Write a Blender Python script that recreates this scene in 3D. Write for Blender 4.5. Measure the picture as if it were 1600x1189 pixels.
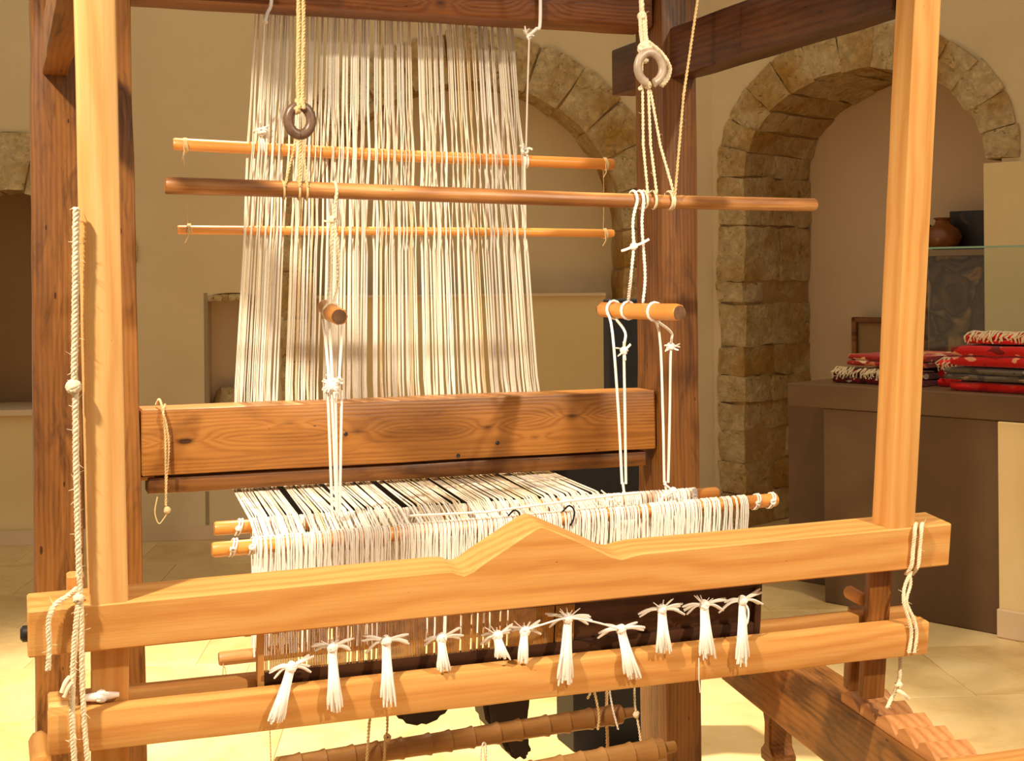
import bpy, bmesh, math, random
from mathutils import Vector, Matrix, noise

# ------------------------------------------------------------------ camera, world, lights, exposure
scene = bpy.context.scene
for o in list(bpy.data.objects): bpy.data.objects.remove(o, do_unlink=True)
COL = scene.collection
R = random.Random(7)

F = 2200.0                     # focal length in pixels of the 1600 x 1189 frame
CX, CY = 800.0, 433.0          # principal point (level camera with vertical shift)
EYE = Vector((0, 0, 1.4))
ROLL = math.radians(0.47)
CR = Vector((math.cos(ROLL), 0, -math.sin(ROLL)))
CU = Vector((math.sin(ROLL), 0, math.cos(ROLL)))
CF = Vector((0, 1, 0))

cd = bpy.data.cameras.new('camera'); cam = bpy.data.objects.new('camera', cd); COL.objects.link(cam)
cd.sensor_width = 36; cd.lens = F / 1600 * 36
cd.shift_y = -(1189 / 2 - CY) / 1600
cd.clip_start = 0.05
cam.matrix_world = Matrix(((CR.x, CU.x, -CF.x, EYE.x), (CR.y, CU.y, -CF.y, EYE.y), (CR.z, CU.z, -CF.z, EYE.z), (0, 0, 0, 1)))
scene.camera = cam

scene.view_settings.view_transform = 'Standard'
scene.view_settings.look = 'None'
scene.view_settings.gamma = 1
scene.view_settings.use_curve_mapping = False
scene.view_settings.exposure = 0.0

w = bpy.data.worlds.new('room_ambience'); scene.world = w; w.use_nodes = True
w.node_tree.nodes['Background'].inputs[0].default_value = (1.0, 0.85, 0.64, 1)
w.node_tree.nodes['Background'].inputs[1].default_value = 0.54

def spot(name, loc, target, power, color, size, blend=0.5, rad=0.04):
    l = bpy.data.lights.new(name, 'SPOT'); l.energy = power; l.color = color
    l.spot_size = math.radians(size); l.spot_blend = blend; l.shadow_soft_size = rad
    o = bpy.data.objects.new(name, l); COL.objects.link(o); o.location = loc
    o.rotation_euler = (Vector(target) - Vector(loc)).to_track_quat('-Z', 'Y').to_euler()
    return o
WARM = (1.0, 0.86, 0.66)
spot('ceiling_spot', (-1.55, 0.55, 3.35), (-0.35, 2.75, 0.85), 760, WARM, 58, 0.8, 0.08)
spot('ceiling_spot', (2.15, 0.6, 3.3), (0.6, 2.75, 0.8), 540, WARM, 56, 0.8, 0.06)
spot('ceiling_spot', (-0.9, 4.4, 3.9), (-0.75, 4.2, 0.0), 1700, WARM, 62, 0.8, 0.06)
spot('ceiling_spot', (1.6, 5.2, 3.9), (1.7, 5.2, 0.0), 150, WARM, 85, 0.8, 0.06)

# ------------------------------------------------------------------ pixel -> place helpers
def ray(px, py): return CF + CR * ((px - CX) / F) + CU * ((CY - py) / F)
def P(px, py, d): return EYE + ray(px, py) * d
def hit(px, py, n, q):
    r = ray(px, py); return EYE + r * ((q - EYE).dot(n) / r.dot(n))
TH = math.radians(19.8)
LX = Vector((math.cos(TH), math.sin(TH), 0)); LY = Vector((-math.sin(TH), math.cos(TH), 0)); Z = Vector((0, 0, 1))
O0 = P(1036, 433, 3.5); O0.z = 0
def LP(px, py, b): return hit(px, py, LY, O0 + LY * b)         # on a loom plane parallel to the cross beams
def ZP(px, py, z): return hit(px, py, Z, Vector((0, 0, z)))
def L(a, b, z): return O0 + LX * a + LY * b + Z * z
def lc(p):
    q = p - O0; return q.dot(LX), q.dot(LY), q.z

# ------------------------------------------------------------------ object helpers
def lin(r, g, b):
    def c(v):
        v /= 255.0
        return v / 12.92 if v <= 0.04045 else ((v + 0.055) / 1.055) ** 2.4
    return (c(r), c(g), c(b), 1)

def tag(o, label=None, cat=None, group=None, kind=None):
    if label: o['label'] = label
    if cat: o['category'] = cat
    if group: o['group'] = group
    if kind: o['kind'] = kind
    return o

def thing(name, loc, label, cat, group=None):
    o = bpy.data.objects.new(name, None); COL.objects.link(o); o.location = loc
    o.empty_display_size = 0.05
    return tag(o, label, cat, group)

class MB:
    def __init__(s): s.v = []; s.f = []
    def add(s, vs, fs):
        k = len(s.v); s.v += [Vector(p) for p in vs]; s.f += [tuple(i + k for i in f) for f in fs]; return s
    def box(s, x0, x1, y0, y1, z0, z1):
        vs = [(x, y, z) for x in (x0, x1) for y in (y0, y1) for z in (z0, z1)]
        return s.add(vs, [(0, 1, 3, 2), (4, 6, 7, 5), (0, 4, 5, 1), (2, 3, 7, 6), (0, 2, 6, 4), (1, 5, 7, 3)])
    def loft(s, secs, cap=True):
        n = len(secs[0]); vs = [p for q in secs for p in q]; fs = []
        for i in range(len(secs) - 1):
            for j in range(n):
                a = i * n + j; b = i * n + (j + 1) % n
                fs.append((a, b, b + n, a + n))
        if cap:
            fs.append(tuple(range(n - 1, -1, -1))); fs.append(tuple(range(len(vs) - n, len(vs))))
        return s.add(vs, fs)
    def tube(s, pts, r, sides=6, cap=True, flat=1.0):
        pts = [Vector(p) for p in pts]; m = len(pts)
        rs = r if isinstance(r, (list, tuple)) else [r] * m
        t0 = (pts[1] - pts[0]).normalized()
        u = t0.cross(Vector((0.31, 0.22, 0.93)));
        if u.length < 0.05: u = t0.cross(Vector((1, 0, 0)))
        u.normalize(); secs = []
        for i in range(m):
            t = (pts[min(i + 1, m - 1)] - pts[max(i - 1, 0)])
            if t.length < 1e-9: t = t0
            t.normalize()
            u = (u - t * u.dot(t)); u.normalize(); v = t.cross(u)
            secs.append([pts[i] + (u * math.cos(2 * math.pi * k / sides) + v * math.sin(2 * math.pi * k / sides) * flat) * rs[i] for k in range(sides)])
        return s.loft(secs, cap)
    def twist(s, pts, r, strands=3, pitch=0.03, sides=5, step=None, hair=0):
        pts = resample(pts, step or pitch / 7.0)
        dist = 0; frames = []
        t0 = (pts[1] - pts[0]).normalized(); u = t0.cross(Vector((0.31, 0.22, 0.93))).normalized()
        for i, p in enumerate(pts):
            t = (pts[min(i + 1, len(pts) - 1)] - pts[max(i - 1, 0)]).normalized()
            u = (u - t * u.dot(t)).normalized(); frames.append((p, u.copy(), t.cross(u), dist))
            if i + 1 < len(pts): dist += (pts[i + 1] - p).length
        for k in range(strands):
            ph = 2 * math.pi * k / strands
            s.tube([p + (u * math.cos(ph + 2 * math.pi * d / pitch) + v * math.sin(ph + 2 * math.pi * d / pitch)) * r * 0.5 for p, u, v, d in frames], [r * 0.56 * (1 + .28 * noise.noise(q[0] * 60 + Vector((k * 9, 0, 0)))) for q in frames], sides)
        for _ in range(hair):
            p, u, v, d = R.choice(frames); a = R.uniform(0, 6.28); q = p + (u * math.cos(a) + v * math.sin(a)) * r
            s.tube([q, q + (q - p).normalized() * R.uniform(.003, .01) + Vector((0, 0, R.uniform(-.006, .006)))], [r * .12, r * .05], 3)
        return s

def resample(pts, step):
    pts = [Vector(p) for p in pts]; out = [pts[0]]
    for a, b in zip(pts, pts[1:]):
        n = max(1, int((b - a).length / step))
        out += [a.lerp(b, i / n) for i in range(1, n + 1)]
    return out

def smooth_path(pts, n=6):
    """Catmull-Rom through the points"""
    p = [Vector(q) for q in pts]; p = [p[0] * 2 - p[1]] + p + [p[-1] * 2 - p[-2]]; out = []
    for i in range(1, len(p) - 2):
        a, b, c, d = p[i - 1:i + 3]
        for k in range(n):
            t = k / n
            out.append(0.5 * ((2 * b) + (c - a) * t + (2 * a - 5 * b + 4 * c - d) * t * t + (3 * b - a - 3 * c + d) * t ** 3))
    out.append(p[-2]); return out

def mesh_from(mb, frame=None, smooth=False, sharp=35, origin=None):
    """mesh data + placement matrix; verts are local to frame, or world (origin = box centre) without one"""
    if frame is None:
        if origin is None:
            lo = Vector((min(p[i] for p in mb.v) for i in range(3))); hi = Vector((max(p[i] for p in mb.v) for i in range(3)))
            origin = (lo + hi) / 2; origin.z = lo.z
        frame = Matrix.Translation(origin); vs = [p - origin for p in mb.v]
    else: vs = mb.v
    me = bpy.data.meshes.new('m'); me.from_pydata([tuple(p) for p in vs], [], mb.f); me.update()
    if smooth:
        me.polygons.foreach_set('use_smooth', [True] * len(me.polygons))
        me.set_sharp_from_angle(angle=math.radians(sharp))
    return me, frame

def put(name, mb, mat, parent=None, frame=None, smooth=False, sharp=35, origin=None):
    me, fr = mesh_from(mb, frame, smooth, sharp, origin)
    me.name = name
    for m in (mat if isinstance(mat, (list, tuple)) else [mat]): me.materials.append(m)
    o = bpy.data.objects.new(name, me); COL.objects.link(o)
    if parent is not None:
        o.parent = parent
        acc = Matrix.Identity(4); q = parent
        while q is not None: acc = q.matrix_basis @ acc; q = q.parent
        o.matrix_basis = acc.inverted() @ fr
    else: o.matrix_basis = fr
    return o

def frame_of(o, ax, ay, az):
    return Matrix(((ax.x, ay.x, az.x, o.x), (ax.y, ay.y, az.y, o.y), (ax.z, ay.z, az.z, o.z), (0, 0, 0, 1)))

def beam_mb(lx, ly, lz, ch=0.006, jit=0.0008, seg=None, taper=None):
    """rough sawn bar: chamfered section lofted along x, centred on its axis"""
    mb = MB(); seg = seg or max(3, int(lx / 0.09)); secs = []
    hy, hz = ly / 2, lz / 2
    base = []
    for (sy, sz) in ((1, 1), (-1, 1), (-1, -1), (1, -1)):
        c = [(sy * hy, sz * (hz - ch)), (sy * (hy - ch * .3), sz * (hz - ch * .3)), (sy * (hy - ch), sz * hz)]
        if sy * sz < 0: c = c[::-1]
        base += c
    xs = [-lx / 2] + [-lx / 2 + lx * (i + R.uniform(-.25, .25)) / seg for i in range(1, seg)] + [lx / 2]
    xs = [-lx / 2, -lx / 2 + ch * .6] + xs[1:-1] + [lx / 2 - ch * .6, lx / 2]
    for i, x in enumerate(xs):
        e = 1 - (ch * 0.6 / hy if i in (0, len(xs) - 1) else 0); ez = 1 - (ch * 0.6 / hz if i in (0, len(xs) - 1) else 0)
        dy, dz = R.uniform(-jit, jit), R.uniform(-jit, jit)
        secs.append([Vector((x, y * e + dy + R.uniform(-jit, jit) * .5, z * ez + dz + R.uniform(-jit, jit) * .5)) for y, z in base])
    return mb.loft(secs)

def beam(name, mat, parent, a, b, side, w_, h_, ch=0.006, jit=0.0008):
    """bar from a to b (axis points), w_ across `side`, h_ across the third direction"""
    ax = (b - a).normalized(); ay = (side - ax * side.dot(ax)).normalized(); az = ax.cross(ay)
    return put(name, beam_mb((b - a).length, w_, h_, ch, jit), mat, parent, frame_of((a + b) / 2, ax, ay, az), True, 30)

def prism(poly, y0, y1, bev=0.004, seg=2):
    """polygon in x,z pushed along y, with bevelled edges"""
    bm = bmesh.new(); a = [bm.verts.new((x, y0, z)) for x, z in poly]; b = [bm.verts.new((x, y1, z)) for x, z in poly]
    n = len(poly); bm.faces.new(a); bm.faces.new(b[::-1])
    for i in range(n): bm.faces.new((a[i], b[i], b[(i + 1) % n], a[(i + 1) % n]))
    bmesh.ops.recalc_face_normals(bm, faces=bm.faces[:])
    if bev: bmesh.ops.bevel(bm, geom=bm.edges[:], offset=bev, segments=seg, affect='EDGES', clamp_overlap=True)
    mb = MB(); bm.verts.index_update(); mb.add([v.co.copy() for v in bm.verts], [tuple(v.index for v in f.verts) for f in bm.faces]); bm.free()
    return mb

def stick_mb(length, r0, r1, sides=14, wob=0.002, ends=0.004, n=14):
    """roundwood along x, slightly crooked"""
    mb = MB(); secs = []; ph = [R.uniform(0, 6.28) for _ in range(4)]
    xs = [0, ends] + [length * i / n for i in range(1, n)] + [length - ends, length]
    for i, x in enumerate(xs):
        t = x / length; r = r0 + (r1 - r0) * t
        if i in (0, len(xs) - 1): r *= .86
        cy = math.sin(t * 5 + ph[0]) * wob; cz = math.sin(t * 4 + ph[1]) * wob
        secs.append([Vector((x, cy + r * (1 + .05 * math.sin(2 * k + ph[2] + t * 3)) * math.cos(6.2832 * k / sides), cz + r * (1 + .05 * math.sin(3 * k + ph[3])) * math.sin(6.2832 * k / sides))) for k in range(sides)])
    return mb.loft(secs)

def stick(name, mat, parent, a, b, r0, r1=None, **kw):
    ax = (b - a).normalized(); ay = Z.cross(ax).normalized(); az = ax.cross(ay)
    return put(name, stick_mb((b - a).length, r0, r1 or r0, **kw), mat, parent, frame_of(a, ax, ay, az), True, 50)

def knot_mb(mb, c, r, turns=3, thick=0.35):
    """a lump of interlaced cord"""
    for k in range(turns):
        n1 = Vector((R.uniform(-1, 1), R.uniform(-1, 1), R.uniform(-1, 1))).normalized()
        u = n1.orthogonal().normalized(); v = n1.cross(u)
        mb.tube([c + (u * math.cos(a) + v * math.sin(a)) * r * .62 + n1 * r * .2 * math.sin(2 * a) for a in [6.2832 * i / 11 for i in range(12)]], r * thick, 6)
    return mb

# ------------------------------------------------------------------ materials
class NT:
    def __init__(s, name):
        s.m = bpy.data.materials.new(name); s.m.use_nodes = True; s.t = s.m.node_tree
        s.b = s.t.nodes['Principled BSDF']; s.out = s.t.nodes['Material Output']
    def n(s, typ, **kw):
        nd = s.t.nodes.new(typ)
        for k, v in kw.items(): setattr(nd, k, v)
        return nd
    def link(s, a, b): s.t.links.new(a, b)
    def setin(s, sock, v):
        if hasattr(v, 'is_linked') or isinstance(v, bpy.types.NodeSocket): s.link(v, sock)
        else: sock.default_value = v
    def math(s, op, a, b=None, c=None):
        nd = s.n('ShaderNodeMath', operation=op); s.setin(nd.inputs[0], a)
        if b is not None: s.setin(nd.inputs[1], b)
        if c is not None: s.setin(nd.inputs[2], c)
        return nd.outputs[0]
    def vmath(s, op, a, b=None):
        nd = s.n('ShaderNodeVectorMath', operation=op); s.setin(nd.inputs[0], a)
        if b is not None: s.setin(nd.inputs[1], b)
        return nd.outputs[0]
    def noise(s, vec, scale=1.0, detail=4, rough=.55, out=0, dist=0):
        nd = s.n('ShaderNodeTexNoise'); s.link(vec, nd.inputs['Vector']); nd.inputs['Scale'].default_value = scale
        nd.inputs['Detail'].default_value = detail; nd.inputs['Roughness'].default_value = rough; nd.inputs['Distortion'].default_value = dist
        return nd.outputs[out]
    def scale(s, vec, sc):
        nd = s.n('ShaderNodeMapping'); s.link(vec, nd.inputs['Vector']); nd.inputs['Scale'].default_value = sc; return nd.outputs[0]
    def ramp(s, fac, stops, interp='LINEAR'):
        nd = s.n('ShaderNodeValToRGB'); s.link(fac, nd.inputs[0]); e = nd.color_ramp.elements; nd.color_ramp.interpolation = interp
        while len(e) < len(stops): e.new(0.5)
        for i, (p, c) in enumerate(stops): e[i].position = p; e[i].color = c if len(c) == 4 else (*c, 1)
        return nd.outputs[0]
    def mix(s, fac, a, b, blend='MIX'):
        nd = s.n('ShaderNodeMix', data_type='RGBA', blend_type=blend); s.setin(nd.inputs[0], fac); s.setin(nd.inputs[6], a); s.setin(nd.inputs[7], b)
        return nd.outputs[2]
    def bump(s, h, strength=.3, dist=.002):
        nd = s.n('ShaderNodeBump'); nd.inputs['Strength'].default_value = strength; nd.inputs['Distance'].default_value = dist
        s.link(h, nd.inputs['Height']); s.link(nd.outputs[0], s.b.inputs['Normal'])
    def coords(s, rnd=True, kind='Object'):
        tc = s.n('ShaderNodeTexCoord').outputs[kind]
        if not rnd: return tc
        oi = s.n('ShaderNodeObjectInfo').outputs['Random']
        cb = s.n('ShaderNodeCombineXYZ'); s.link(s.math('MULTIPLY', oi, 7.3), cb.inputs[0]); s.link(s.math('MULTIPLY', oi, .9), cb.inputs[1]); s.link(s.math('MULTIPLY', oi, .6), cb.inputs[2])
        return s.vmath('ADD', tc, cb.outputs[0])

BW = lambda v: (v, v, v, 1)
def wood(name, dark, mid, light, rough=.5, ring=70, contrast=.8, knots=(), specks=0.0, stain=.4, spec=.35, ringw=.45, patch=0.0):
    """grain runs along the object's local x"""
    m = NT(name); raw = m.coords(False); co = m.coords(not knots)
    sp = m.n('ShaderNodeSeparateXYZ'); m.link(co, sp.inputs[0]); x, y, z = sp.outputs
    warp = m.noise(m.scale(co, (1.6, 5, 5)), 1, 3, .5)
    zz = z; yy = y; kd = None
    if knots:
        s2 = m.n('ShaderNodeSeparateXYZ'); m.link(raw, s2.inputs[0]); wob = m.noise(m.scale(raw, (14, 14, 14)), 1, 2, .5)
        for (kx, kz, sx, sz, amp) in knots:
            dx = m.math('MULTIPLY', m.math('SUBTRACT', s2.outputs[0], kx), 1 / sx)
            dz = m.math('MULTIPLY', m.math('SUBTRACT', s2.outputs[2], kz), 1 / sz)
            r2 = m.math('ADD', m.math('ADD', m.math('MULTIPLY', dx, dx), m.math('MULTIPLY', dz, dz)), m.math('MULTIPLY', m.math('SUBTRACT', wob, .5), .25))
            g = m.math('EXPONENT', m.math('MULTIPLY', r2, -1.0))
            zz = m.math('ADD', zz, m.math('MULTIPLY', m.math('MULTIPLY', g, amp * 0.03), m.math('SIGN', m.math('SUBTRACT', s2.outputs[2], kz))))
            core = m.math('EXPONENT', m.math('MULTIPLY', r2, -14.0))
            kd = core if kd is None else m.math('ADD', kd, core)
    rr = m.math('SQRT', m.math('ADD', m.math('POWER', m.math('ADD', m.math('MULTIPLY', yy, 1.0), .045), 2.0), m.math('POWER', m.math('ADD', zz, .035), 2.0)))
    ph = m.math('ADD', m.math('MULTIPLY', rr, ring * 6.28), m.math('MULTIPLY', warp, 22.0))
    rings = m.math('ADD', m.math('MULTIPLY', m.math('SINE', ph), .5), .5)
    rings = m.math('POWER', rings, 1.6)
    fibre = m.noise(m.scale(co, (5, 160, 160)), 1, 4, .65)
    blot = m.noise(m.scale(co, (2.2, 9, 9)), 1, 4, .6)
    v = m.math('ADD', m.math('MULTIPLY', rings, ringw * contrast), m.math('ADD', m.math('MULTIPLY', m.math('SUBTRACT', fibre, .5), .9 * contrast), m.math('MULTIPLY', m.math('SUBTRACT', blot, .5), 1.5 * stain)))
    v = m.math('ADD', v, .28)
    col = m.ramp(v, [(0.0, light), (.45, mid), (1.0, dark)])
    if patch:
        pn = m.noise(m.scale(co, (3.2, 17, 17)), 1, 6, .62, dist=1.4)
        col = m.mix(m.ramp(pn, [(.50, BW(0)), (.66, BW(patch))]), col, tuple(c * .8 for c in dark[:3]) + (1,))
    if kd is not None:
        col = m.mix(m.math('MINIMUM', m.math('MULTIPLY', kd, .85), .9), col, tuple(c * .25 for c in dark[:3]) + (1,))
    if specks:
        vo = m.n('ShaderNodeTexVoronoi'); m.link(m.scale(co, (9, 28, 28)), vo.inputs['Vector']); vo.inputs['Scale'].default_value = 1.4
        vo.inputs['Randomness'].default_value = 1
        sel = m.n('ShaderNodeSeparateColor'); m.link(vo.outputs['Color'], sel.inputs[0])
        near = m.math('LESS_THAN', vo.outputs['Distance'], m.math('MULTIPLY', sel.outputs[0], .10 * specks))
        col = m.mix(m.math('MULTIPLY', near, .8), col, tuple(c * .2 for c in dark[:3]) + (1,))
    m.link(col, m.b.inputs['Base Color'])
    m.b.inputs['Roughness'].default_value = rough; m.b.inputs['Specular IOR Level'].default_value = spec
    m.bump(m.math('ADD', m.math('MULTIPLY', fibre, .7), m.math('MULTIPLY', rings, -.4)), .35, .0015)
    return m.m

def plain(name, c, rough=.6, var=.15, sc=30, bump=.1, spec=.3, bd=.002):
    m = NT(name); co = m.coords(True); nz = m.noise(co, sc, 5, .6)
    m.link(m.ramp(nz, [(.25, tuple(v * (1 - var) for v in c[:3])), (.75, tuple(min(1, v * (1 + var)) for v in c[:3]))]), m.b.inputs['Base Color'])
    m.b.inputs['Roughness'].default_value = rough; m.b.inputs['Specular IOR Level'].default_value = spec
    if bump: m.bump(nz, bump, bd)
    return m.m

def plaster(name, c1, c2, bump=.25):
    m = NT(name); co = m.n('ShaderNodeTexCoord').outputs['Object']
    a = m.noise(co, 1.3, 5, .6); b = m.noise(co, 40, 4, .6)
    m.link(m.ramp(a, [(.3, c1), (.7, c2)]), m.b.inputs['Base Color']); m.b.inputs['Roughness'].default_value = .85; m.b.inputs['Specular IOR Level'].default_value = .15
    m.bump(m.math('ADD', m.math('MULTIPLY', a, 2.0), m.math('MULTIPLY', b, .25)), bump, .01)
    return m.m

def stone_mat(name, pale, tan, ochre, pit):
    m = NT(name); co = m.coords(True)
    a = m.noise(co, 7, 6, .65); b = m.noise(co, 22, 5, .7, dist=1.2); c = m.noise(co, 2.5, 3, .5)
    col = m.ramp(a, [(.3, tan), (.55, pale), (.72, tan)])
    col = m.mix(m.ramp(c, [(.45, BW(0)), (.68, BW(.9))]), col, ochre)
    col = m.mix(m.ramp(b, [(.30, BW(.85)), (.42, BW(0))]), col, pit)
    m.link(col, m.b.inputs['Base Color']); m.b.inputs['Roughness'].default_value = .9; m.b.inputs['Specular IOR Level'].default_value = .12
    m.bump(m.math('ADD', m.math('MULTIPLY', b, 1.0), m.math('MULTIPLY', a, 1.3)), 1.0, .03)
    return m.m

def yarn(name, c, var=.12, fuzz=600):
    m = NT(name); co = m.coords(True); nz = m.noise(co, 90, 3, .6); bl = m.noise(co, 9, 3, .5)
    v = m.math('ADD', m.math('MULTIPLY', nz, .6), m.math('MULTIPLY', bl, .4))
    m.link(m.ramp(v, [(.3, tuple(q * (1 - var) for q in c[:3])), (.7, c)]), m.b.inputs['Base Color'])
    m.b.inputs['Roughness'].default_value = .9; m.b.inputs['Specular IOR Level'].default_value = .1
    m.b.inputs['Sheen Weight'].default_value = .15
    m.bump(m.noise(co, 500, 2, .5), .3, .0008)
    return m.m

PINE = wood('pine_wood', lin(166, 100, 42), lin(198, 140, 74), lin(212, 164, 97), .55, 40, .62, specks=.35, stain=.3, spec=.25)
PINE2 = wood('lit_pine_wood', lin(192, 126, 66), lin(218, 166, 100), lin(230, 188, 128), .55, 26, .7, specks=.2, stain=.2, spec=.25)  # lighter pine copy: spot brightness of the left upright painted into the colour
OLD = wood('old_dark_wood', lin(60, 30, 11), lin(122, 75, 31), lin(158, 103, 47), .42, 110, .6, specks=1.2, stain=.9, ringw=.25, patch=.75)
DARK = wood('dark_red_wood', lin(48, 25, 9), lin(98, 58, 23), lin(130, 82, 36), .4, 110, .6, specks=.9, stain=.7, ringw=.28, patch=.6)
RAILW = wood('shaded_rail_wood', lin(34, 16, 8), lin(66, 34, 16), lin(98, 56, 28), .4, 110, .6, specks=1.0, stain=.8, ringw=.28, patch=.6)  # darker wood colour stands in for the rail's unlit side face
RACKW = wood('worn_rack_wood', lin(126, 74, 38), lin(178, 118, 66), lin(204, 146, 92), .55, 60, .7, specks=.5, stain=.7)
AMBER = wood('amber_beam_wood', lin(88, 46, 16), lin(148, 93, 39), lin(176, 119, 57), .4, 130, .6, specks=.5, stain=.6, ringw=.4, patch=.35,
             knots=((-.53, .0, .07, .022, 1.0), (-.14, .005, .06, .022, .9), (.18, .0, .05, .02, .9), (.40, .018, .065, .025, 1.1), (.3, -.03, .04, .01, .6), (-.3, .03, .05, .01, .5)))
TOPB = wood('knotty_brown_wood', lin(54, 26, 12), lin(112, 62, 28), lin(140, 84, 40), .42, 120, .6, specks=.6, stain=.7, patch=.5,
            knots=((.33, -.055, .06, .03, 1.2), (.08, -.07, .05, .022, 1.0), (-.4, -.06, .05, .02, .8)))
POLE = wood('brown_pole_wood', lin(104, 60, 28), lin(166, 110, 58), lin(218, 168, 106), .4, 24, .9, specks=.5, stain=.9)
CANE = wood('orange_cane_wood', lin(168, 94, 32), lin(208, 132, 56), lin(226, 160, 80), .35, 18, .4, stain=.4, spec=.5)
BAMBOO = wood('bamboo_wood', lin(92, 58, 26), lin(142, 97, 48), lin(178, 130, 72), .45, 16, .4, stain=.8)
BLACKISH = plain('dark_stained_wood', lin(44, 28, 18), .55, .3, 20, .1)
REEDW = wood('reed_frame_wood', lin(40, 22, 12), lin(66, 38, 22), lin(92, 56, 32), .4, 40, .6, stain=.5)
DENT = plain('lit_cane_dents', lin(206, 156, 84), .5, .3, 60, .1)  # gold of the light on the reed is put into the dent colour
HORNG = plain('pale_grey_horn', lin(168, 146, 124), .35, .3, 45, .2, .5)
HORN = plain('grey_brown_horn', lin(104, 78, 60), .35, .4, 45, .2, .5)
COTTON = yarn('white_cotton_yarn', lin(246, 238, 226))
CREAM = yarn('cream_warp_yarn', lin(242, 230, 208))
GREYY = yarn('greyish_warp_yarn', lin(222, 212, 198))
TANY = yarn('tan_warp_yarn', lin(228, 204, 164))
JUTE = yarn('jute_rope_fibre', lin(224, 190, 136), .25)
ROPEW = yarn('cream_rope_fibre', lin(240, 222, 186), .2)
BLACKY = yarn('black_yarn', lin(30, 26, 26))
REDY = yarn('faded_red_yarn', lin(196, 120, 104))
PLASTER = plaster('tan_plaster', lin(205, 181, 140), lin(217, 195, 154))
PLASTER_L = plaster('pale_plaster', lin(216, 186, 132), lin(226, 200, 148))
NICHE = plaster('taupe_plaster', lin(206, 178, 142), lin(216, 188, 152), .12)
NICHE_D = plaster('shaded_recess_plaster', lin(150, 116, 80), lin(160, 126, 88), .12)  # darker than the wall plaster: shade of the deep recess painted in
STONE = stone_mat('limestone', lin(216, 190, 142), lin(188, 154, 96), lin(180, 132, 56), lin(110, 76, 38))
MORTAR = plain('lime_mortar', lin(166, 130, 78), .9, .2, 30, .3)
FLOORT = None
COUNTER = plain('brown_lacquered_panel', lin(96, 70, 46), .45, .12, 6, .03)
COUNTER_T = plain('brown_counter_top', lin(100, 74, 48), .4, .1, 6, .03)
BLACKP = plain('black_panel', lin(16, 13, 12), .5, .2, 10, .03)
IRON = plain('black_iron', lin(30, 26, 24), .4, .2, 60, .1, .5)
WIRE = plain('white_wire', lin(238, 232, 224), .35, .05, 60, 0, .5)

# ------------------------------------------------------------------ the room
def floor_mat():
    m = NT('honed_limestone_tile'); co = m.coords(True)
    a = m.noise(co, 2.2, 5, .6, dist=.8); b = m.noise(co, 18, 4, .6)
    col = m.ramp(m.math('ADD', m.math('MULTIPLY', a, .8), m.math('MULTIPLY', b, .2)), [(.3, lin(192, 154, 94)), (.5, lin(218, 186, 128)), (.7, lin(230, 202, 148))])
    m.link(col, m.b.inputs['Base Color']); m.b.inputs['Roughness'].default_value = .38; m.b.inputs['Specular IOR Level'].default_value = .35
    m.bump(a, .12, .006); return m.m
FLOORT = floor_mat()

fl = put('floor', MB().box(-4.2, 5.6, -1.5, 12.0, -.12, -.012), MORTAR, None, origin=Vector((0, 0, 0)))
tag(fl, 'floor of large honed limestone tiles', kind='structure')
ta = math.radians(-7); TS = .62
tile_me = {}
for i in range(-14, 16):
    for j in range(0, 24):
        u = (i + (.5 if j % 2 else 0)) * TS; v = j * TS + 1.2
        x = u * math.cos(ta) - v * math.sin(ta) * .0 + v * .12; y = v + u * .06
        if y > 8.6 or y < 1.6 or abs(x) > .42 * y + 1.0 or (x > 2.9 and y > 5.5): continue
        key = (i * 3 + j * 5) % 4
        if key not in tile_me:
            g = .0025; t = MB(); h = TS / 2 - g
            t.loft([[Vector((sx * h * k, sy * h * k, zz)) for sx, sy in ((1, 1), (-1, 1), (-1, -1), (1, -1))] for zz, k in ((-.012, 1), (-.0015, 1), (0, .994))])
            me, _ = mesh_from(t, Matrix.Identity(4)); me.materials.append(FLOORT); me.name = 'floor_tile'; tile_me[key] = me
        o = bpy.data.objects.new('floor_tile', tile_me[key]); COL.objects.link(o); o.parent = fl
        o.location = (x, y, R.uniform(-.001, 0)); o.rotation_euler = (0, 0, .06)

# -- back wall: nearly parallel to the picture, blind arches in it
AB = math.radians(7.1); TB = Vector((math.cos(AB), math.sin(AB), 0)); NB = Vector((-math.sin(AB), math.cos(AB), 0))
B0 = P(20, 850, 7.48); B0.z = 0
def WB(px, py, off=0): return hit(px, py, NB, B0 + NB * off)
def sb(px, py=433, off=0): return (WB(px, py, off) - B0).dot(TB)
def bw(s, z, off=0): return B0 + TB * s + NB * off + Z * z
CORNER = WB(1115, 433); CORNER.z = 0
# -- right wall: turned towards us on its right side
AR = math.radians(43.7); TR = Vector((math.cos(AR), -math.sin(AR), 0)); NR = Vector((math.sin(AR), math.cos(AR), 0))
def WR(px, py, off=0): return hit(px, py, NR, CORNER + NR * off)
def sr(px, py=433, off=0): return (WR(px, py, off) - CORNER).dot(TR)
def rw(s, z, off=0): return CORNER + TR * s + NR * off + Z * z

def arc_pts(c, zs, rx, rz, n=28): return [(c + rx * math.cos(math.pi * (1 - i / n)), zs + rz * math.sin(math.pi * (1 - i / n))) for i in range(n + 1)]

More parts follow.
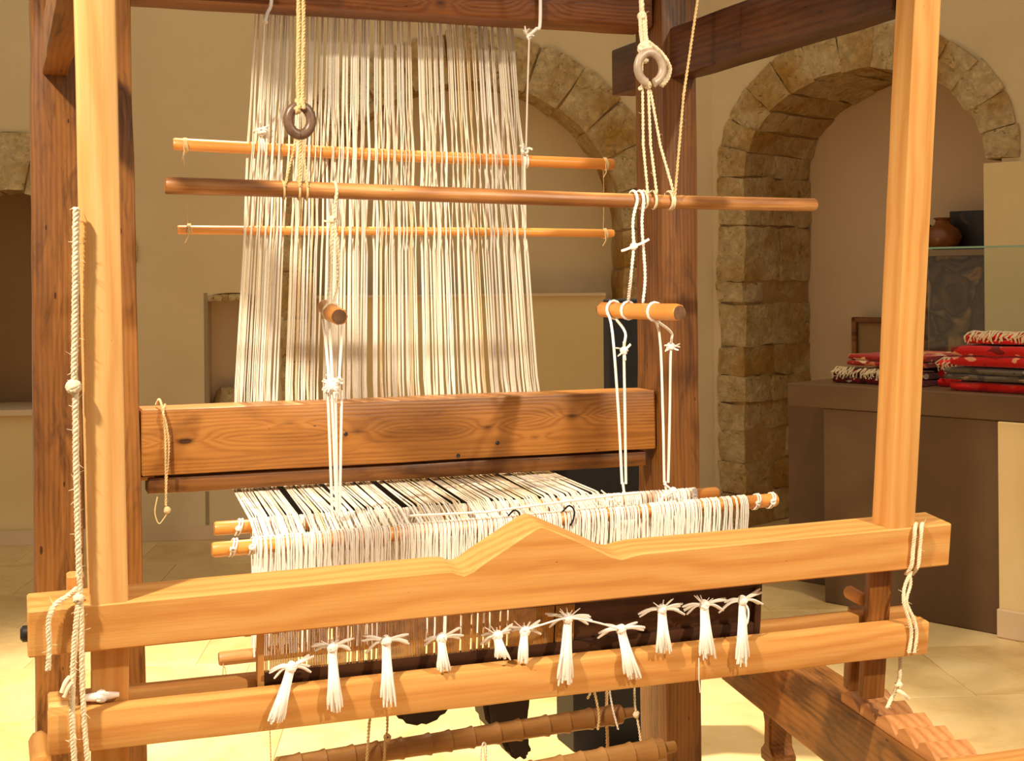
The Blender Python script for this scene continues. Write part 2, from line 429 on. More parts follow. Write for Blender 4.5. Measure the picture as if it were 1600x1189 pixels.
def wall_with_openings(name, at, s0, s1, top, openings, mat, label):
    """flat wall with arched openings down to the floor; openings: (centre, spring z, rx, rz)"""
    mb = MB(); x = s0
    def quad(*q): mb.add([at(a, b) for a, b in q], [tuple(range(len(q)))])
    for c, zs, rx, rz in openings:
        quad((x, 0), (c - rx, 0), (c - rx, zs), (x, zs)); quad((x, zs), (c - rx, zs), (c - rx, top), (x, top))
        ap = arc_pts(c, zs, rx, rz)
        for p, q in zip(ap, ap[1:]): quad(p, q, (q[0], top), (p[0], top))
        x = c + rx
    quad((x, 0), (s1, 0), (s1, top), (x, top))
    o = put(name, mb, mat, None, origin=Vector((0, 0, 0))); tag(o, label, kind='structure'); return o

def stone(parent, at, fn, n=4, rough=.017, round_=.006, size=.25):
    """rough block: fn(u,v,w) in 0..1 -> (s,z,off); surface grid pushed about by noise"""
    mb = MB(); seed = Vector((R.uniform(-50, 50), R.uniform(-50, 50), R.uniform(-50, 50)))
    idx = {}
    def vert(u, v, w):
        k = (round(u * n), round(v * n), round(w * n))
        if k in idx: return idx[k]
        s, z, off = fn(u, v, w); p = at(s, z, off)
        e = sum(1 for q in (u, v, w) if q in (0, 1))
        cs, cz, co_ = fn(.5, .5, .5); c = at(cs, cz, co_)
        p = p + (c - p).normalized() * (round_ * (e - 1) * .8)
        p = p + Vector((noise.noise(p * 5 + seed), noise.noise(p * 5 + seed * 1.7), noise.noise(p * 5 - seed))) * rough
        p = p + (p - c).normalized() * noise.noise(p * 14 + seed) * rough * .7
        mb.v.append(p); idx[k] = len(mb.v) - 1; return idx[k]
    g = [i / n for i in range(n + 1)]
    for ax in range(3):
        for side in (0, 1):
            for i in range(n):
                for j in range(n):
                    def q(a, b):
                        t = [0, 0, 0]; t[ax] = side; t[(ax + 1) % 3] = a; t[(ax + 2) % 3] = b; return vert(*t)
                    f = (q(g[i], g[j]), q(g[i + 1], g[j]), q(g[i + 1], g[j + 1]), q(g[i], g[j + 1]))
                    mb.f.append(f if side else f[::-1])
    return put('stone', mb, STONE, parent, smooth=True, sharp=50)

def arch_ring(parent, at, c, zs, rx, rz, t, depth, nst, front=-.02, n=4, a0=0, a1=180, crown=0):
    """voussoirs; inner half axes rx,rz, ring thickness t"""
    for k in range(nst):
        u0 = math.radians(180 - a0 - (a1 - a0) * k / nst); u1 = math.radians(180 - a0 - (a1 - a0) * (k + 1) / nst)
        j = R.uniform(-.01, .012); fr = front + R.uniform(-.006, .008); g = .001
        def fn(u, v, w, u0=u0, u1=u1, j=j, fr=fr):
            a = u0 - g + (u1 - u0 + 2 * g) * u; rr = v * (t + j + crown * math.sin(a))
            return (c + (rx + rr) * math.cos(a), zs + (rz + rr) * math.sin(a), fr + (depth - fr) * w)
        stone(parent, at, fn, n)
    mb = MB(); m = 30; e = .012
    secs = []
    for i in range(m + 1):
        a = math.radians(180 - a0 - (a1 - a0) * i / m)
        secs.append([at(c + (rx + q) * math.cos(a), zs + (rz + q) * math.sin(a), w_) for q, w_ in ((e, front + .02), (t - e + crown * math.sin(a), front + .02), (t - e + crown * math.sin(a), depth - .01), (e, depth - .01))])
    put('mortar', mb.loft(secs), MORTAR, parent)

def pier(parent, at, s0, s1, z0, z1, depth, heights, front=-.02, splits=2, n=4, flip=False):
    z = z0; tot = sum(heights); k = 0
    for h in heights:
        zz = z + h * (z1 - z0) / tot
        cut = R.uniform(.38, .62)
        segs = [(0, 1)] if splits == 1 else ([(0, cut), (cut, 1)])
        for (w0, w1) in segs:
            j = R.uniform(-.012, .012)
            def fn(u, v, w, z=z, zz=zz, w0=w0, w1=w1, j=j):
                ss = s0 + (s1 - s0) * u; ss += (j if (u > .5) != flip else 0)
                return (ss, z + .002 + (zz - z - .004) * v, front + j * .5 * (w0 == 0) + (depth - front) * (w0 + (w1 - w0) * w) )
            stone(parent, at, fn, n)
        z = zz; k += 1
    e = .012; p = [(s0 + e, s0 + e), (s1 - e, s1 - e)]
    mb = MB().add([at(s, z, o) for s in (s0 + e, s1 - e) for o in (front + .02, depth - .01) for z in (z0, z1)], [(0, 1, 3, 2), (4, 6, 7, 5), (0, 4, 5, 1), (2, 3, 7, 6), (0, 2, 6, 4), (1, 5, 7, 3)])
    put('mortar', mb, MORTAR, parent)

def panel(name, at, s0, s1, z0, z1, off, mat, label, thick=.05):
    mb = MB().add([at(s, z, o) for s in (s0, s1) for o in (off, off + thick) for z in (z0, z1)], [(0, 1, 3, 2), (4, 6, 7, 5), (0, 4, 5, 1), (2, 3, 7, 6), (0, 2, 6, 4), (1, 5, 7, 3)])
    o = put(name, mb, mat, None, origin=Vector((0, 0, 0))); tag(o, label, kind='structure'); return o

# back wall arch behind the loom
cA = sb(735); pz = WB(735, 360).z; mpp = (WB(735, 360) - EYE).y / F
rA = 243 * mpp; tA = 80 * mpp
# small arch at the far left
cL = sb(16); zL = WB(40, 410).z; rL = 95 * mpp; rLz = 108 * mpp; tL = 92 * mpp
cN = sb(362); zN = WB(360, 466).z; rN = sb(400) - sb(362)
wall_back = wall_with_openings('wall_back', bw, sb(-420), sb(1115), 4.2, [(cL, zL, rL + tL * .5, rLz + tL * .5), (cN, zN, rN, .03), (cA, pz, rA + tA * .5, rA * .95 + tA * .5)], PLASTER, 'tan plastered back wall with blind stone arches')
arch_ring(wall_back, bw, cA, pz, rA, rA * .95, tA, .34, 13)
pier(wall_back, bw, cA + rA, cA + rA + tA * .62, 0, pz, .34, [.3, .26, .3, .24, .28, .3, .25], splits=1, n=3)
pier(wall_back, bw, cA - rA - tA * .62, cA - rA, 0, pz, .34, [.3, .26, .3, .24, .28, .3, .25], splits=1, n=3)
arch_ring(wall_back, bw, cL, zL, rL, rLz, tL, .3, 7)
panel('wall_arch_recess', bw, cA - rA - .5, sb(1098), 0, 3.6, .34, PLASTER, 'tan plaster inside the wide blind arch behind the loom')
panel('wall_left_recess', bw, cL - rL - .3, cL + rL + .25, 0, 3.4, .5, NICHE_D, 'plaster with shade painted in as brown, inside the small arch at the left')
zs_ = WB(20, 640).z
panel('wall_left_parapet', bw, cL - rL - .1, cL + rL + .12, 0, zs_ - .03, .02, PLASTER_L, 'pale parapet below the small arch', .44)
panel('trim_1', bw, cL - rL - .1, cL + rL + .12, zs_ - .03, zs_, -.03, NICHE, 'stone sill of the small arched recess', .5)
for s in (-1, 1):
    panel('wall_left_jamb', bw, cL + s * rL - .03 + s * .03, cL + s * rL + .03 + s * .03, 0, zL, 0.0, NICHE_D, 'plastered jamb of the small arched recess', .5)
panel('baseboard_back', bw, sb(-420), cA - rA - tA * .3, 0, .075, -.02, NICHE, 'low stone skirting along the back wall', .03)
panel('wall_niche_recess', bw, cN - rN - .06, cN + rN + .06, 0, zN + .2, .22, NICHE, 'dark plaster inside the small niche left of the warp', .04)
panel('wall_niche_jamb', bw, cN - rN - .02, cN - rN, 0, zN + .03, .0, NICHE, 'jamb of the small niche', .22)
panel('wall_niche_parapet', bw, cN - rN, cN + rN, 0, WB(360, 690).z, .003, PLASTER, 'plastered parapet below the small niche', .21)
for k in range(7):
    s_ = cN - rN + 2 * rN * k / 7; stone(wall_back, bw, lambda u, v, w, s_=s_: (s_ + u * rN * .3, zN - .012 + v * .035, -.012 + .2 * w), 3, .008)
# rough lump of rock shown in the niche
tk = thing('rock', bw(cN, WB(360, 690).z, .1), 'rough grey brown rock lying in the small niche beside the warp', 'rock')
for (u_, h_) in ((0, .3),):
    q = stone(tk, bw, lambda u, v, w: (cN - rN * .7 + u * rN * 1.4, WB(360, 690).z + v * .26, .05 + .14 * w), 5, .05, .03); q.name = 'boulder'
# recessed panel and low case inside the wide arch
panel('trim_2', bw, sb(470), sb(950), WB(500, 463).z - .012, WB(500, 463).z + .004, .06, NICHE, 'thin ledge across the wide arch', .3)
panel('wall_plinth', bw, sb(470), sb(951), 0, WB(500, 463).z - .012, .1, PLASTER_L, 'pale plinth standing inside the wide arch', .25)

# right wall with the large stone arch
s_in0, s_in1 = sr(1166), sr(1541)
cR = (s_in0 + s_in1) / 2; rR = (s_in1 - s_in0) / 2
zR = WR(1166, 274).z
rRz = WR(1345, 108).z - zR
tR = (s_in0 - sr(1120)) ; DR = .66
tRing = .165
wall_right = wall_with_openings('wall_right', rw, 0.0, sr(2300), 4.2, [(cR, zR, rR + tRing * .5, rRz + tRing * .5)], PLASTER, 'plastered right wall with a large rough stone arch')
arch_ring(wall_right, rw, cR, zR, rR, rRz, tRing, DR, 13, n=6, crown=.075)
pier(wall_right, rw, s_in0 - tRing - .02, s_in0, 0, zR, DR, [.20, .18, .2, .17, .16, .18, .26, .13, .34, .3], n=6)
# plaster pier right of the arch, lit look painted in by paler plaster
panel('wall_right_pier', rw, s_in1, s_in1 + tRing + .1, 0, zR - .02, -.02, PLASTER_L, 'plaster pier painted paler as if lit, below the right end of the arch', DR)
panel('wall_right_recess', rw, s_in0 - .4, s_in1 + .5, 0, 3.9, DR, NICHE, 'taupe plaster at the back of the large arched niche')
panel('baseboard_right', rw, 0.0, s_in0 - tRing, 0, .09, -.02, NICHE, 'low stone skirting at the room corner', .02)

# ------------------------------------------------------------------ counter with rugs at the right
AC = math.radians(46); TC = Vector((math.cos(AC), -math.sin(AC), 0)); NC = Vector((math.sin(AC), math.cos(AC), 0))
zc = .93
K0 = ZP(1230, 598, zc); K0.z = 0
def ck(s, o, z): return K0 + TC * s + NC * o + Z * z
def cbox(name, s0, s1, o0, o1, z0, z1, mat, parent, bev=.004):
    ctr = ck((s0 + s1) / 2, (o0 + o1) / 2, z0)
    mb = prism([((s0 - s1) / 2, 0), ((s1 - s0) / 2, 0), ((s1 - s0) / 2, z1 - z0), ((s0 - s1) / 2, z1 - z0)], (o0 - o1) / 2, (o1 - o0) / 2, bev, 1)
    return put(name, mb, mat, parent, frame_of(ctr, TC, NC, Z), True, 30)
t = thing('display_counter', ck(.6, .4, 0), 'brown display counter with a thick top, stacked with folded red rugs', 'counter')
cbox('counter_top', 0, 1.75, 0, .95, zc - .1, zc, COUNTER_T, t)
bx0 = (ZP(1278, 944, 0) - K0).dot(TC); bo0 = (ZP(1278, 944, 0) - K0).dot(NC); bx1 = (ZP(1571, 990, 0) - K0).dot(TC)
ep = ZP(1233, 905, 0) - K0
cbox('end_panel', ep.dot(TC), bx0 + .1, ep.dot(NC), ep.dot(NC) + .08, 0, zc - .1, COUNTER, t)
cbox('body', bx0, bx1, max(.01, bo0), .85, 0, zc - .1, COUNTER, t)
o = cbox('wall_counter_end', bx1 + .002, bx1 + .5, max(.01, bo0) - .02, .9, 0, zc - .102, PLASTER_L, None)
tag(o, 'low pale wall closing the end of the counter', kind='structure')
o = cbox('baseboard_counter_end', bx1 + .002, bx1 + .5, max(.01, bo0) - .04, max(.01, bo0) - .02, 0, .11, NICHE, None); tag(o, 'skirting at the counter end', kind='structure')

def rug_mat(name, base, alt, cream, sc):
    m = NT(name); co = m.coords(False); sp = m.n('ShaderNodeSeparateXYZ'); m.link(co, sp.inputs[0])
    vo = m.n('ShaderNodeTexVoronoi', distance='MANHATTAN'); m.link(m.scale(co, (sc, sc * 1.0, sc * 2.2)), vo.inputs['Vector']); vo.inputs['Scale'].default_value = 1; vo.inputs['Randomness'].default_value = .6
    pick = m.n('ShaderNodeSeparateColor'); m.link(vo.outputs['Color'], pick.inputs[0])
    col = m.ramp(pick.outputs[0], [(0, base), (.55, base), (.62, alt), (.85, alt), (.9, cream), (1, cream)], 'CONSTANT')
    fine = m.noise(co, 140, 2, .6); col = m.mix(m.math('MULTIPLY', fine, .35), col, base)
    m.link(col, m.b.inputs['Base Color']); m.b.inputs['Roughness'].default_value = .95; m.b.inputs['Specular IOR Level'].default_value = .08
    m.b.inputs['Sheen Weight'].default_value = .2; m.bump(fine, .6, .004); return m.m
RUG_A = rug_mat('red_rug_pile', lin(176, 26, 22), lin(84, 18, 18), lin(206, 150, 110), 16)
RUG_B = rug_mat('rust_rug_pile', lin(150, 40, 30), lin(196, 120, 70), lin(226, 194, 150), 22)
RUG_C = rug_mat('grey_rug_pile', lin(96, 84, 68), lin(64, 56, 50), lin(150, 130, 100), 24)
RUG_D = rug_mat('maroon_rug_pile', lin(120, 24, 24), lin(70, 26, 24), lin(214, 196, 160), 26)
RUG_E = rug_mat('bright_red_rug_pile', lin(214, 30, 24), lin(176, 20, 20), lin(220, 60, 44), 18)
FRINGE = yarn('cream_fringe', lin(220, 196, 152))
def rug(label, s0, s1, o0, o1, z0, h, mat, fringe=None, layers=2):
    """rug folded over itself: each layer a soft slab, joined by the rolled fold at its near side"""
    t = thing('folded_rug', ck((s0 + s1) / 2, (o0 + o1) / 2, z0), label, 'rug', 'folded rugs on the counter')
    fr = frame_of(ck((s0 + s1) / 2, (o0 + o1) / 2, z0), TC, NC, Z); hx = (s1 - s0) / 2; hy = (o1 - o0) / 2
    lh = h / layers; mb = MB(); seed = R.uniform(0, 40)
    for k in range(layers):
        secs = []; nn = 12
        for i in range(nn + 1):
            x = -hx + 2 * hx * i / nn; e = min(1, (min(i, nn - i) + .35) / 1.2); sec = []
            for (yy, zz) in ((-1, .5), (-.985, .85), (-.94, 1), (-.4, 1), (.2, 1), (.9, 1), (1, .8), (1, .2), (.9, 0), (.2, 0), (-.4, 0), (-.94, 0), (-.985, .15)):
                wv = noise.noise(Vector((x * 9 + seed, yy * 3, k * 5 + seed))) * .006
                sec.append(Vector((x, yy * hy * (1 - .02 * (k % 2)) + wv * 2, (k + .5 + (zz - .5) * (.72 + .28 * e)) * lh + (wv if zz > .5 else wv * .4) * (1 if k or zz > .5 else 0))))
            secs.append(sec)
        mb.loft(secs)
    put('pile', mb, mat, t, fr, True, 60)
    if fringe:
        fb = MB()
        for i in range(int(2 * hx / .008)):
            x = -hx + .004 + i * .008; z_ = h * R.uniform(.75, 1.0)
            fb.tube([Vector((x, -hy + .12, h + .004)), Vector((x + R.uniform(-.01, .01), -hy + .03, h + R.uniform(.004, .014))), Vector((x + R.uniform(-.012, .012), -hy - .012, z_ - .004)), Vector((x + R.uniform(-.01, .01), -hy - R.uniform(.004, .016), z_ - R.uniform(.012, .03)))], .003, 4)
        tag(put('fringe', fb, FRINGE, t, fr), kind='stuff')
    return t
def cs(px, o=.12): # counter s-coordinate of a picture column at a given set-back
    p = hit(px, 590, NC, K0 + NC * o); return (p - K0).dot(TC)
rug('maroon folded rug with cream fringe, lowest beside the pine upright', cs(1296), cs(1436), .14, .62, zc, .055, RUG_D, True)
rug('rust patterned folded rug on top of a maroon one beside the pine upright', cs(1314), cs(1436), .17, .6, zc + .075, .05, RUG_B)
rug('small red folded rug with a pale tuft beside the glass pane', cs(1446), cs(1482), .22, .6, zc, .11, RUG_E, True, 3)
rug('bright red folded rug at the bottom of the tall stack', cs(1486, .08), cs(1660, .08), .07, .58, zc, .036, RUG_E, None, 1)
rug('grey brown folded rug second from the bottom of the tall stack', cs(1478, .08), cs(1655, .08), .06, .58, zc + .044, .05, RUG_C)
rug('thick red folded rug with dark patterned edge in the tall stack', cs(1489, .08), cs(1665, .08), .06, .58, zc + .101, .08, RUG_A)
rug('red and cream rug with ragged fringe topping the tall stack', cs(1512, .12), cs(1660, .12), .1, .56, zc + .189, .038, RUG_E, True)

# glass pane standing on the counter
def glass_mat():
    m = NT('green_tinted_glass'); nt = m.t
    tr = m.n('ShaderNodeBsdfTransparent'); tr.inputs[0].default_value = (.90, .93, .88, 1)
    gl = m.n('ShaderNodeBsdfGlossy'); gl.inputs['Roughness'].default_value = .03; gl.inputs[0].default_value = (.9, 1, .94, 1)
    fz = m.n('ShaderNodeFresnel'); fz.inputs[0].default_value = 1.5
    mx = m.n('ShaderNodeMixShader'); m.link(m.math('ADD', m.math('MULTIPLY', fz.outputs[0], .22), .012), mx.inputs[0]); m.link(tr.outputs[0], mx.inputs[1]); m.link(gl.outputs[0], mx.inputs[2]); m.link(mx.outputs[0], m.out.inputs[0])
    return m.m
GLASS = glass_mat(); GEDGE = plain('green_glass_edge', lin(120, 150, 118), .2, .1, 20, 0, .6)
zt = hit(1500, 388, NC, K0 + NC * .66).z
s0g, s1g = cs(1451, .66), cs(1720, .66)
t = thing('glass_case', ck((s0g + s1g) / 2, .8, zc), 'low glass display case standing behind the folded rugs on the counter', 'glass case')
cbox('front_pane', s0g, s1g, .66, .668, zc, zt, GLASS, t, 0)
cbox('top_edge', s0g, s1g, .658, .67, zt, zt + .008, GEDGE, t, 0)

# things in the niche behind the glass
def picture_mat(name, cols, sc, seed):
    m = NT(name); co = m.vmath('ADD', m.coords(False), (seed, seed * .7, 0)); a = m.noise(co, sc, 2, .5, dist=1.5)
    st = [(i / (len(cols) - 1) * .5 + .25, c) for i, c in enumerate(cols)]
    m.link(m.ramp(a, st), m.b.inputs['Base Color']); m.b.inputs['Roughness'].default_value = .5; return m.m
PHOTO = picture_mat('dim_photo_print', [lin(60, 34, 14), lin(126, 84, 42), lin(80, 46, 20), lin(176, 130, 74), lin(110, 56, 28)], 5, 3)
POSTER = picture_mat('dark_poster_print', [lin(24, 17, 13), lin(46, 32, 24), lin(30, 21, 16), lin(92, 64, 44)], 9, 11)
def niche_panel(name, label, cat, px0, px1, py0, py1, off, mat, depth=.025):
    a = WR(px0, (py0 + py1) / 2, off); b = WR(px1, (py0 + py1) / 2, off); zt_ = WR((px0 + px1) / 2, py0, off).z; zb = WR((px0 + px1) / 2, py1, off).z
    s0 = (a - CORNER).dot(TR); s1 = (b - CORNER).dot(TR)
    th = thing(name, rw((s0 + s1) / 2, zb, off), label, cat)
    fr = frame_of(rw((s0 + s1) / 2, zb, off), TR, NR, Z); hx = (s1 - s0) / 2; h = zt_ - zb
    put('print', MB().box(-hx, hx, 0, depth, 0, h), mat, th, fr)
    return th, fr, hx, h
niche_panel('photo_panel', 'large dim photo print of a person at work, behind the glass', 'photo print', 1440, 1600, 395, 640, .5, PHOTO)
niche_panel('dark_poster', 'near-black poster on the niche wall above the glass', 'poster', 1484, 1600, 328, 392, .5, POSTER, .02)
th, fr, hx, h = niche_panel('framed_panel', 'small framed panel leaning in the niche beside the pine upright', 'framed panel', 1334, 1420, 496, 566, .55, NICHE_D)
for (x0, x1, z0, z1) in ((-hx, -hx + .03, 0, h), (hx - .03, hx, 0, h), (-hx, hx, h - .03, h), (-hx, hx, 0, .03)):
    put('frame_bar', prism([(x0, z0), (x1, z0), (x1, z1), (x0, z1)], -.03, -.001, .006, 1), OLD, th, fr)
# wall shelf niche ledge + jug on it
p = WR(1476, 391, .42); sj = (p - CORNER).dot(TR)
o = panel('trim_3', rw, sj - .25, sj + .33, p.z - .03, p.z, .30, NICHE_D, 'narrow dark ledge in the niche', .3)
prof = [(.0, 0), (.05, 0), (.085, .03), (.1, .07), (.085, .11), (.045, .135), (.035, .155), (.05, .17), (.04, .172), (.0, .15)]
mb = MB(); ns = 18
mb.loft([[Vector((max(r, .001) * math.cos(6.2832 * k / ns), max(r, .001) * math.sin(6.2832 * k / ns), z)) for k in range(ns)] for r, z in prof])
th = thing('brown_jug', rw(sj, p.z, .40), 'round glazed brown jug on the niche ledge beside the dark poster', 'jug')
put('body', mb, plain('brown_glaze', lin(128, 78, 40), .25, .3, 14, .05, .5), th, frame_of(rw(sj, p.z, .40), TR, NR, Z), True, 60)
put('handle', MB().tube(smooth_path([Vector((-.07, 0, .125)), Vector((-.125, 0, .15)), Vector((-.12, 0, .08)), Vector((-.09, 0, .05))], 5), .011, 8), plain('dark_brown_glaze', lin(84, 50, 28), .3, .2, 14, 0), th, frame_of(rw(sj, p.z, .40), TR, NR, Z), True, 60)

# black display stand behind the loom
t = thing('black_display_stand', ZP(960, 1176, 0), 'black board on a tall black column standing behind the right loom post', 'display stand')
pb0 = ZP(897, 1176, 0); pb1 = pb0 + LX * .34
def bbox(name, a0, a1, z0, z1, b0, b1):
    mb = prism([(a0, z0), (a1, z0), (a1, z1), (a0, z1)], b0, b1, .004, 1); put(name, mb, BLACKP, t, frame_of(pb0, LX, LY, Z), True, 30)
k = pb0.y / F
zt1 = 1.4 - (725 - 430) * k; zt2 = 1.4 - (466 - 430) * k
bbox('column', 0, .34, 0, zt1 - .16, 0, .14)
bbox('cross_board', -.93, .36, zt1 - .16, zt1, 0, .05)
bbox('upright_board', .125, .3, zt1, zt2, 0, .05)

# ------------------------------------------------------------------ the loom frame
post_w = lc(LP(1091, 433, 0))[0]
a_left = lc(LP(51, 433, 0))[0]
frame_t = thing('loom_frame', L((a_left) / 2, .08, 0), 'large dark wooden loom frame with heavy posts, cross beams and side rails', 'loom')
def lbox(name, a0, a1, b0, b1, z0, z1, mat, grain='a', ch=.006, jit=.0008, parent=frame_t):
    c = L((a0 + a1) / 2, (b0 + b1) / 2, (z0 + z1) / 2)
    if grain == 'a': fr = frame_of(c, LX, LY, Z); mb = beam_mb(a1 - a0, b1 - b0, z1 - z0, ch, jit)
    elif grain == 'z': fr = frame_of(c, Z, LX, LY); mb = beam_mb(z1 - z0, a1 - a0, b1 - b0, ch, jit)
    else: fr = frame_of(c, LY, -LX, Z); mb = beam_mb(b1 - b0, a1 - a0, z1 - z0, ch, jit)
    return put(name, mb, mat, parent, fr, True, 30)
PD = .155
lbox('post', 0, post_w, 0, PD, 0, 2.28, DARK, 'z', .004, .0012)
lbox('post', a_left, a_left + post_w * 1.02, 0, PD, 0, 2.28, OLD, 'z', .005, .0016)
# inner post at the left, leaning a little
p1 = LP(205, 60, .04); p2 = LP(229, 1120, .04); dz = (p1 - p2)
top_ = p2 + dz * ((2.3 - p2.z) / dz.z); bot_ = p2 + dz * ((0.0 - p2.z) / dz.z)
half = LX * (-post_w / 2) + LY * .065
beam('post', OLD, frame_t, bot_ + half, top_ + half, LX, post_w, .13, .006, .0012)
a_in = lc(p1)[0]
bz = LP(800, 30, .04).z
lbox('top_beam', a_in - .004, .0, .04, .16, bz, bz + .2, TOPB, 'a', .008, .0012)
# mid beam and the lip under it
m0 = LP(220.5, 643, .04); m1 = LP(1025, 608, .04); mb0 = LP(220.5, 744, .04); mb1 = LP(1025, 702, .04)
mz1 = (m0.z + m1.z) / 2; mz0 = (mb0.z + mb1.z) / 2; ma0 = lc(m0)[0]; ma1 = lc(m1)[0]
mid_beam = lbox('middle_beam', ma0, ma1, .04, .15, mz0, mz1, AMBER, 'a', .005, .001)
lp0 = lc(LP(231, 772, .055))[0]; lp1 = lc(LP(1010, 728, .055))[0]; lz = (LP(231, 772, .055).z + LP(1010, 728, .055).z) / 2
lbox('lip_board', lp0, lp1, .055, .12, lz, mz0 - .006, DARK, 'a', .004)
lbox('lip_tenon', ma0 - .03, ma0 + .03, .06, .10, mz0 - .012, mz0 - .003, PINE, 'a', .002)
lbox('beam_tenon', ma0 - .06, ma0 + .02, .07, .12, mz0 + .04, mz1 - .02, OLD, 'a', .003)
lbox('beam_tenon', ma1 - .02, .0, .07, .12, mz0 + .0, mz1 - .01, OLD, 'a', .003)
# nails in the middle beam
for (px, py) in ((540, 678), (777, 692), (716, 712)):
    p = LP(px, py, .04)
    put('nail', MB().tube([p + LY * .004, p - LY * .0015, p - LY * .003], [.005, .005, .003], 10), IRON, mid_beam, smooth=True)
# side rails going towards the front of the loom
ra = lc(LP(1047, 100, 0))[0]; rb = lc(LP(1086, 100, 0))[0]
rz1 = LP(1046, 44, 0).z; rz0 = LP(1050, 122, 0).z
lbox('side_rail', ra, rb, -.93, .36, rz0, rz1, RAILW, 'b', .004, .001)
la = lc(LP(66, 100, 0))[0]; lb_ = lc(LP(106, 100, 0))[0]; lz1 = LP(66, 38, 0).z; lz0 = LP(66, 117, 0).z
lbox('side_rail', la, lb_, -.88, .2, lz0, lz1, OLD, 'b', .004, .001)
# low rail on the right with the notched rack on top
zr = .50
q0 = ZP(1234.5, 1042, zr); q1 = ZP(1372, 1137, zr); rd = (q1 - q0); rd.z = 0; rd.normalize(); rs = Vector((-rd.y, rd.x, 0))
if rs.x < 0: rs = -rs
rw_ = .088
hb = (q0.z - hit(1122, 1057, rs, q0).z)
hb = max(.12, min(.2, abs(hb)))
start = q0 - rd * .47; end = q0 + rd * 1.25
low_rail = beam('low_rail', OLD, frame_t, start + rs * rw_ / 2 - Z * hb / 2, end + rs * rw_ / 2 - Z * hb / 2, rs, rw_, hb, .005)
# notched rack
rk0 = (ZP(1319, 1096, zr) - q0).dot(rd)
teeth = 7; tl = .082; poly = [(0, 0)]
poly = [(rk0, zr), (rk0, zr + .018)]
for k in range(teeth):
    x0 = rk0 + .012 + k * tl
    poly += [(x0, zr + .022), (x0 + tl * .30, zr + .032), (x0 + tl * .62, zr + .024), (x0 + tl * .93, zr + .006), (x0 + tl * .95, zr + .004)]
poly += [(rk0 + .02 + teeth * tl, zr + .02), (rk0 + .02 + teeth * tl, zr)]
put('notched_rack', prism([(x, z - zr) for x, z in poly], 0, rw_ - .002, .0015, 1), RACKW, low_rail, frame_of(Vector((q0.x, q0.y, zr)) + rs * .001, rd, rs, Z), True, 30)
# carved foot below the low rail
fq = ZP(1262, 1150, .30)
fk = (fq - q0).dot(rd)
poly = [(-.07, 0), (.07, 0), (.075, .03), (.035, .05), (.03, .10), (.06, .14), (-.06, .14), (-.03, .10), (-.035, .05), (-.075, .03)]
put('rail_bracket', prism([(x * .6, z) for x, z in poly], -.03, .03, .006, 2), OLD, low_rail, frame_of(q0 + rd * (fk - .1) + rs * (rw_ / 2 + .01) - Z * (hb + .14), rd, rs, Z), True, 30)

# ------------------------------------------------------------------ the batten (swinging beater)
TAU = math.radians(7.0)
BX = LX; BZ = (Z * math.cos(TAU) - LY * math.sin(TAU)).normalized(); BY = BX.cross(BZ) * -1
BO = P(43, 955, 2.17)
def BP(px, py, off=0): return hit(px, py, BY, BO + BY * off)
def bt(x, y, z): return BO + BX * x + BY * y + BZ * z
def bc(p):
    q = p - BO; return q.dot(BX), q.dot(BY), q.dot(BZ)
bl = bc(BP(1488, 818))[0]; bh = -bc(BP(46, 1029))[2]
BT = .085
batten = thing('batten', bt(bl / 2, BT / 2, -bh * 3), 'pale pine batten frame with two uprights, peaked upper bar, lower bar and dark reed', 'batten')
def bfr(x, y, z): return frame_of(bt(x, y, z), BX, BY, BZ)
xpk = bc(BP(846, 822))[0]; zpk = bc(BP(846, 822))[2]
zl = bc(BP(43, 955))[2]; zr_ = bc(BP(1488, 818))[2]
def topz(x): return zl + (zr_ - zl) * x / bl
xl = bc(BP(715, 893))[0]; xr = bc(BP(982, 866))[0]
poly = [(0, -bh), (bl, -bh + zr_ * .6), (bl, topz(bl)), (xr + .03, topz(xr + .03)), (xr + .012, topz(xr) - .002), (xr - .012, topz(xr) - .007), (xr - .03, topz(xr) - .002), (xr - .06, topz(xr) + .014), (xpk + .012, zpk - .004), (xpk, zpk), (xpk - .012, zpk - .004),
        (xl + .05, topz(xl) + .012), (xl + .028, topz(xl) - .003), (xl + .012, topz(xl) - .009), (xl - .008, topz(xl) - .001), (xl - .03, topz(xl)), (0, topz(0))]
put('upper_bar', prism(poly, 0, BT, .003, 1), PINE, batten, bfr(0, 0, 0), True, 30)
# uprights above the bar
ul0, ul1 = bc(BP(140, 940))[0], bc(BP(201, 940))[0]
ur0, ur1 = bc(BP(1391, 824))[0], bc(BP(1432, 819))[0]
UD = .06
for (x0, x1) in ((ul0, ul1), (ur0, ur1)):
    zb = topz(x0) - .004; zt_ = 1.12; UZ = (BZ - BX * .021).normalized(); UX = BY.cross(UZ)
    c = bt((x0 + x1) / 2, UD / 2 + .002, zb) + UZ * (zt_ - zb) / 2
    put('upright', beam_mb(zt_ - zb, x1 - x0, UD, .004, .0006), PINE2 if x0 < 1 else PINE, batten, frame_of(c, UZ, UX, BY), True, 30)
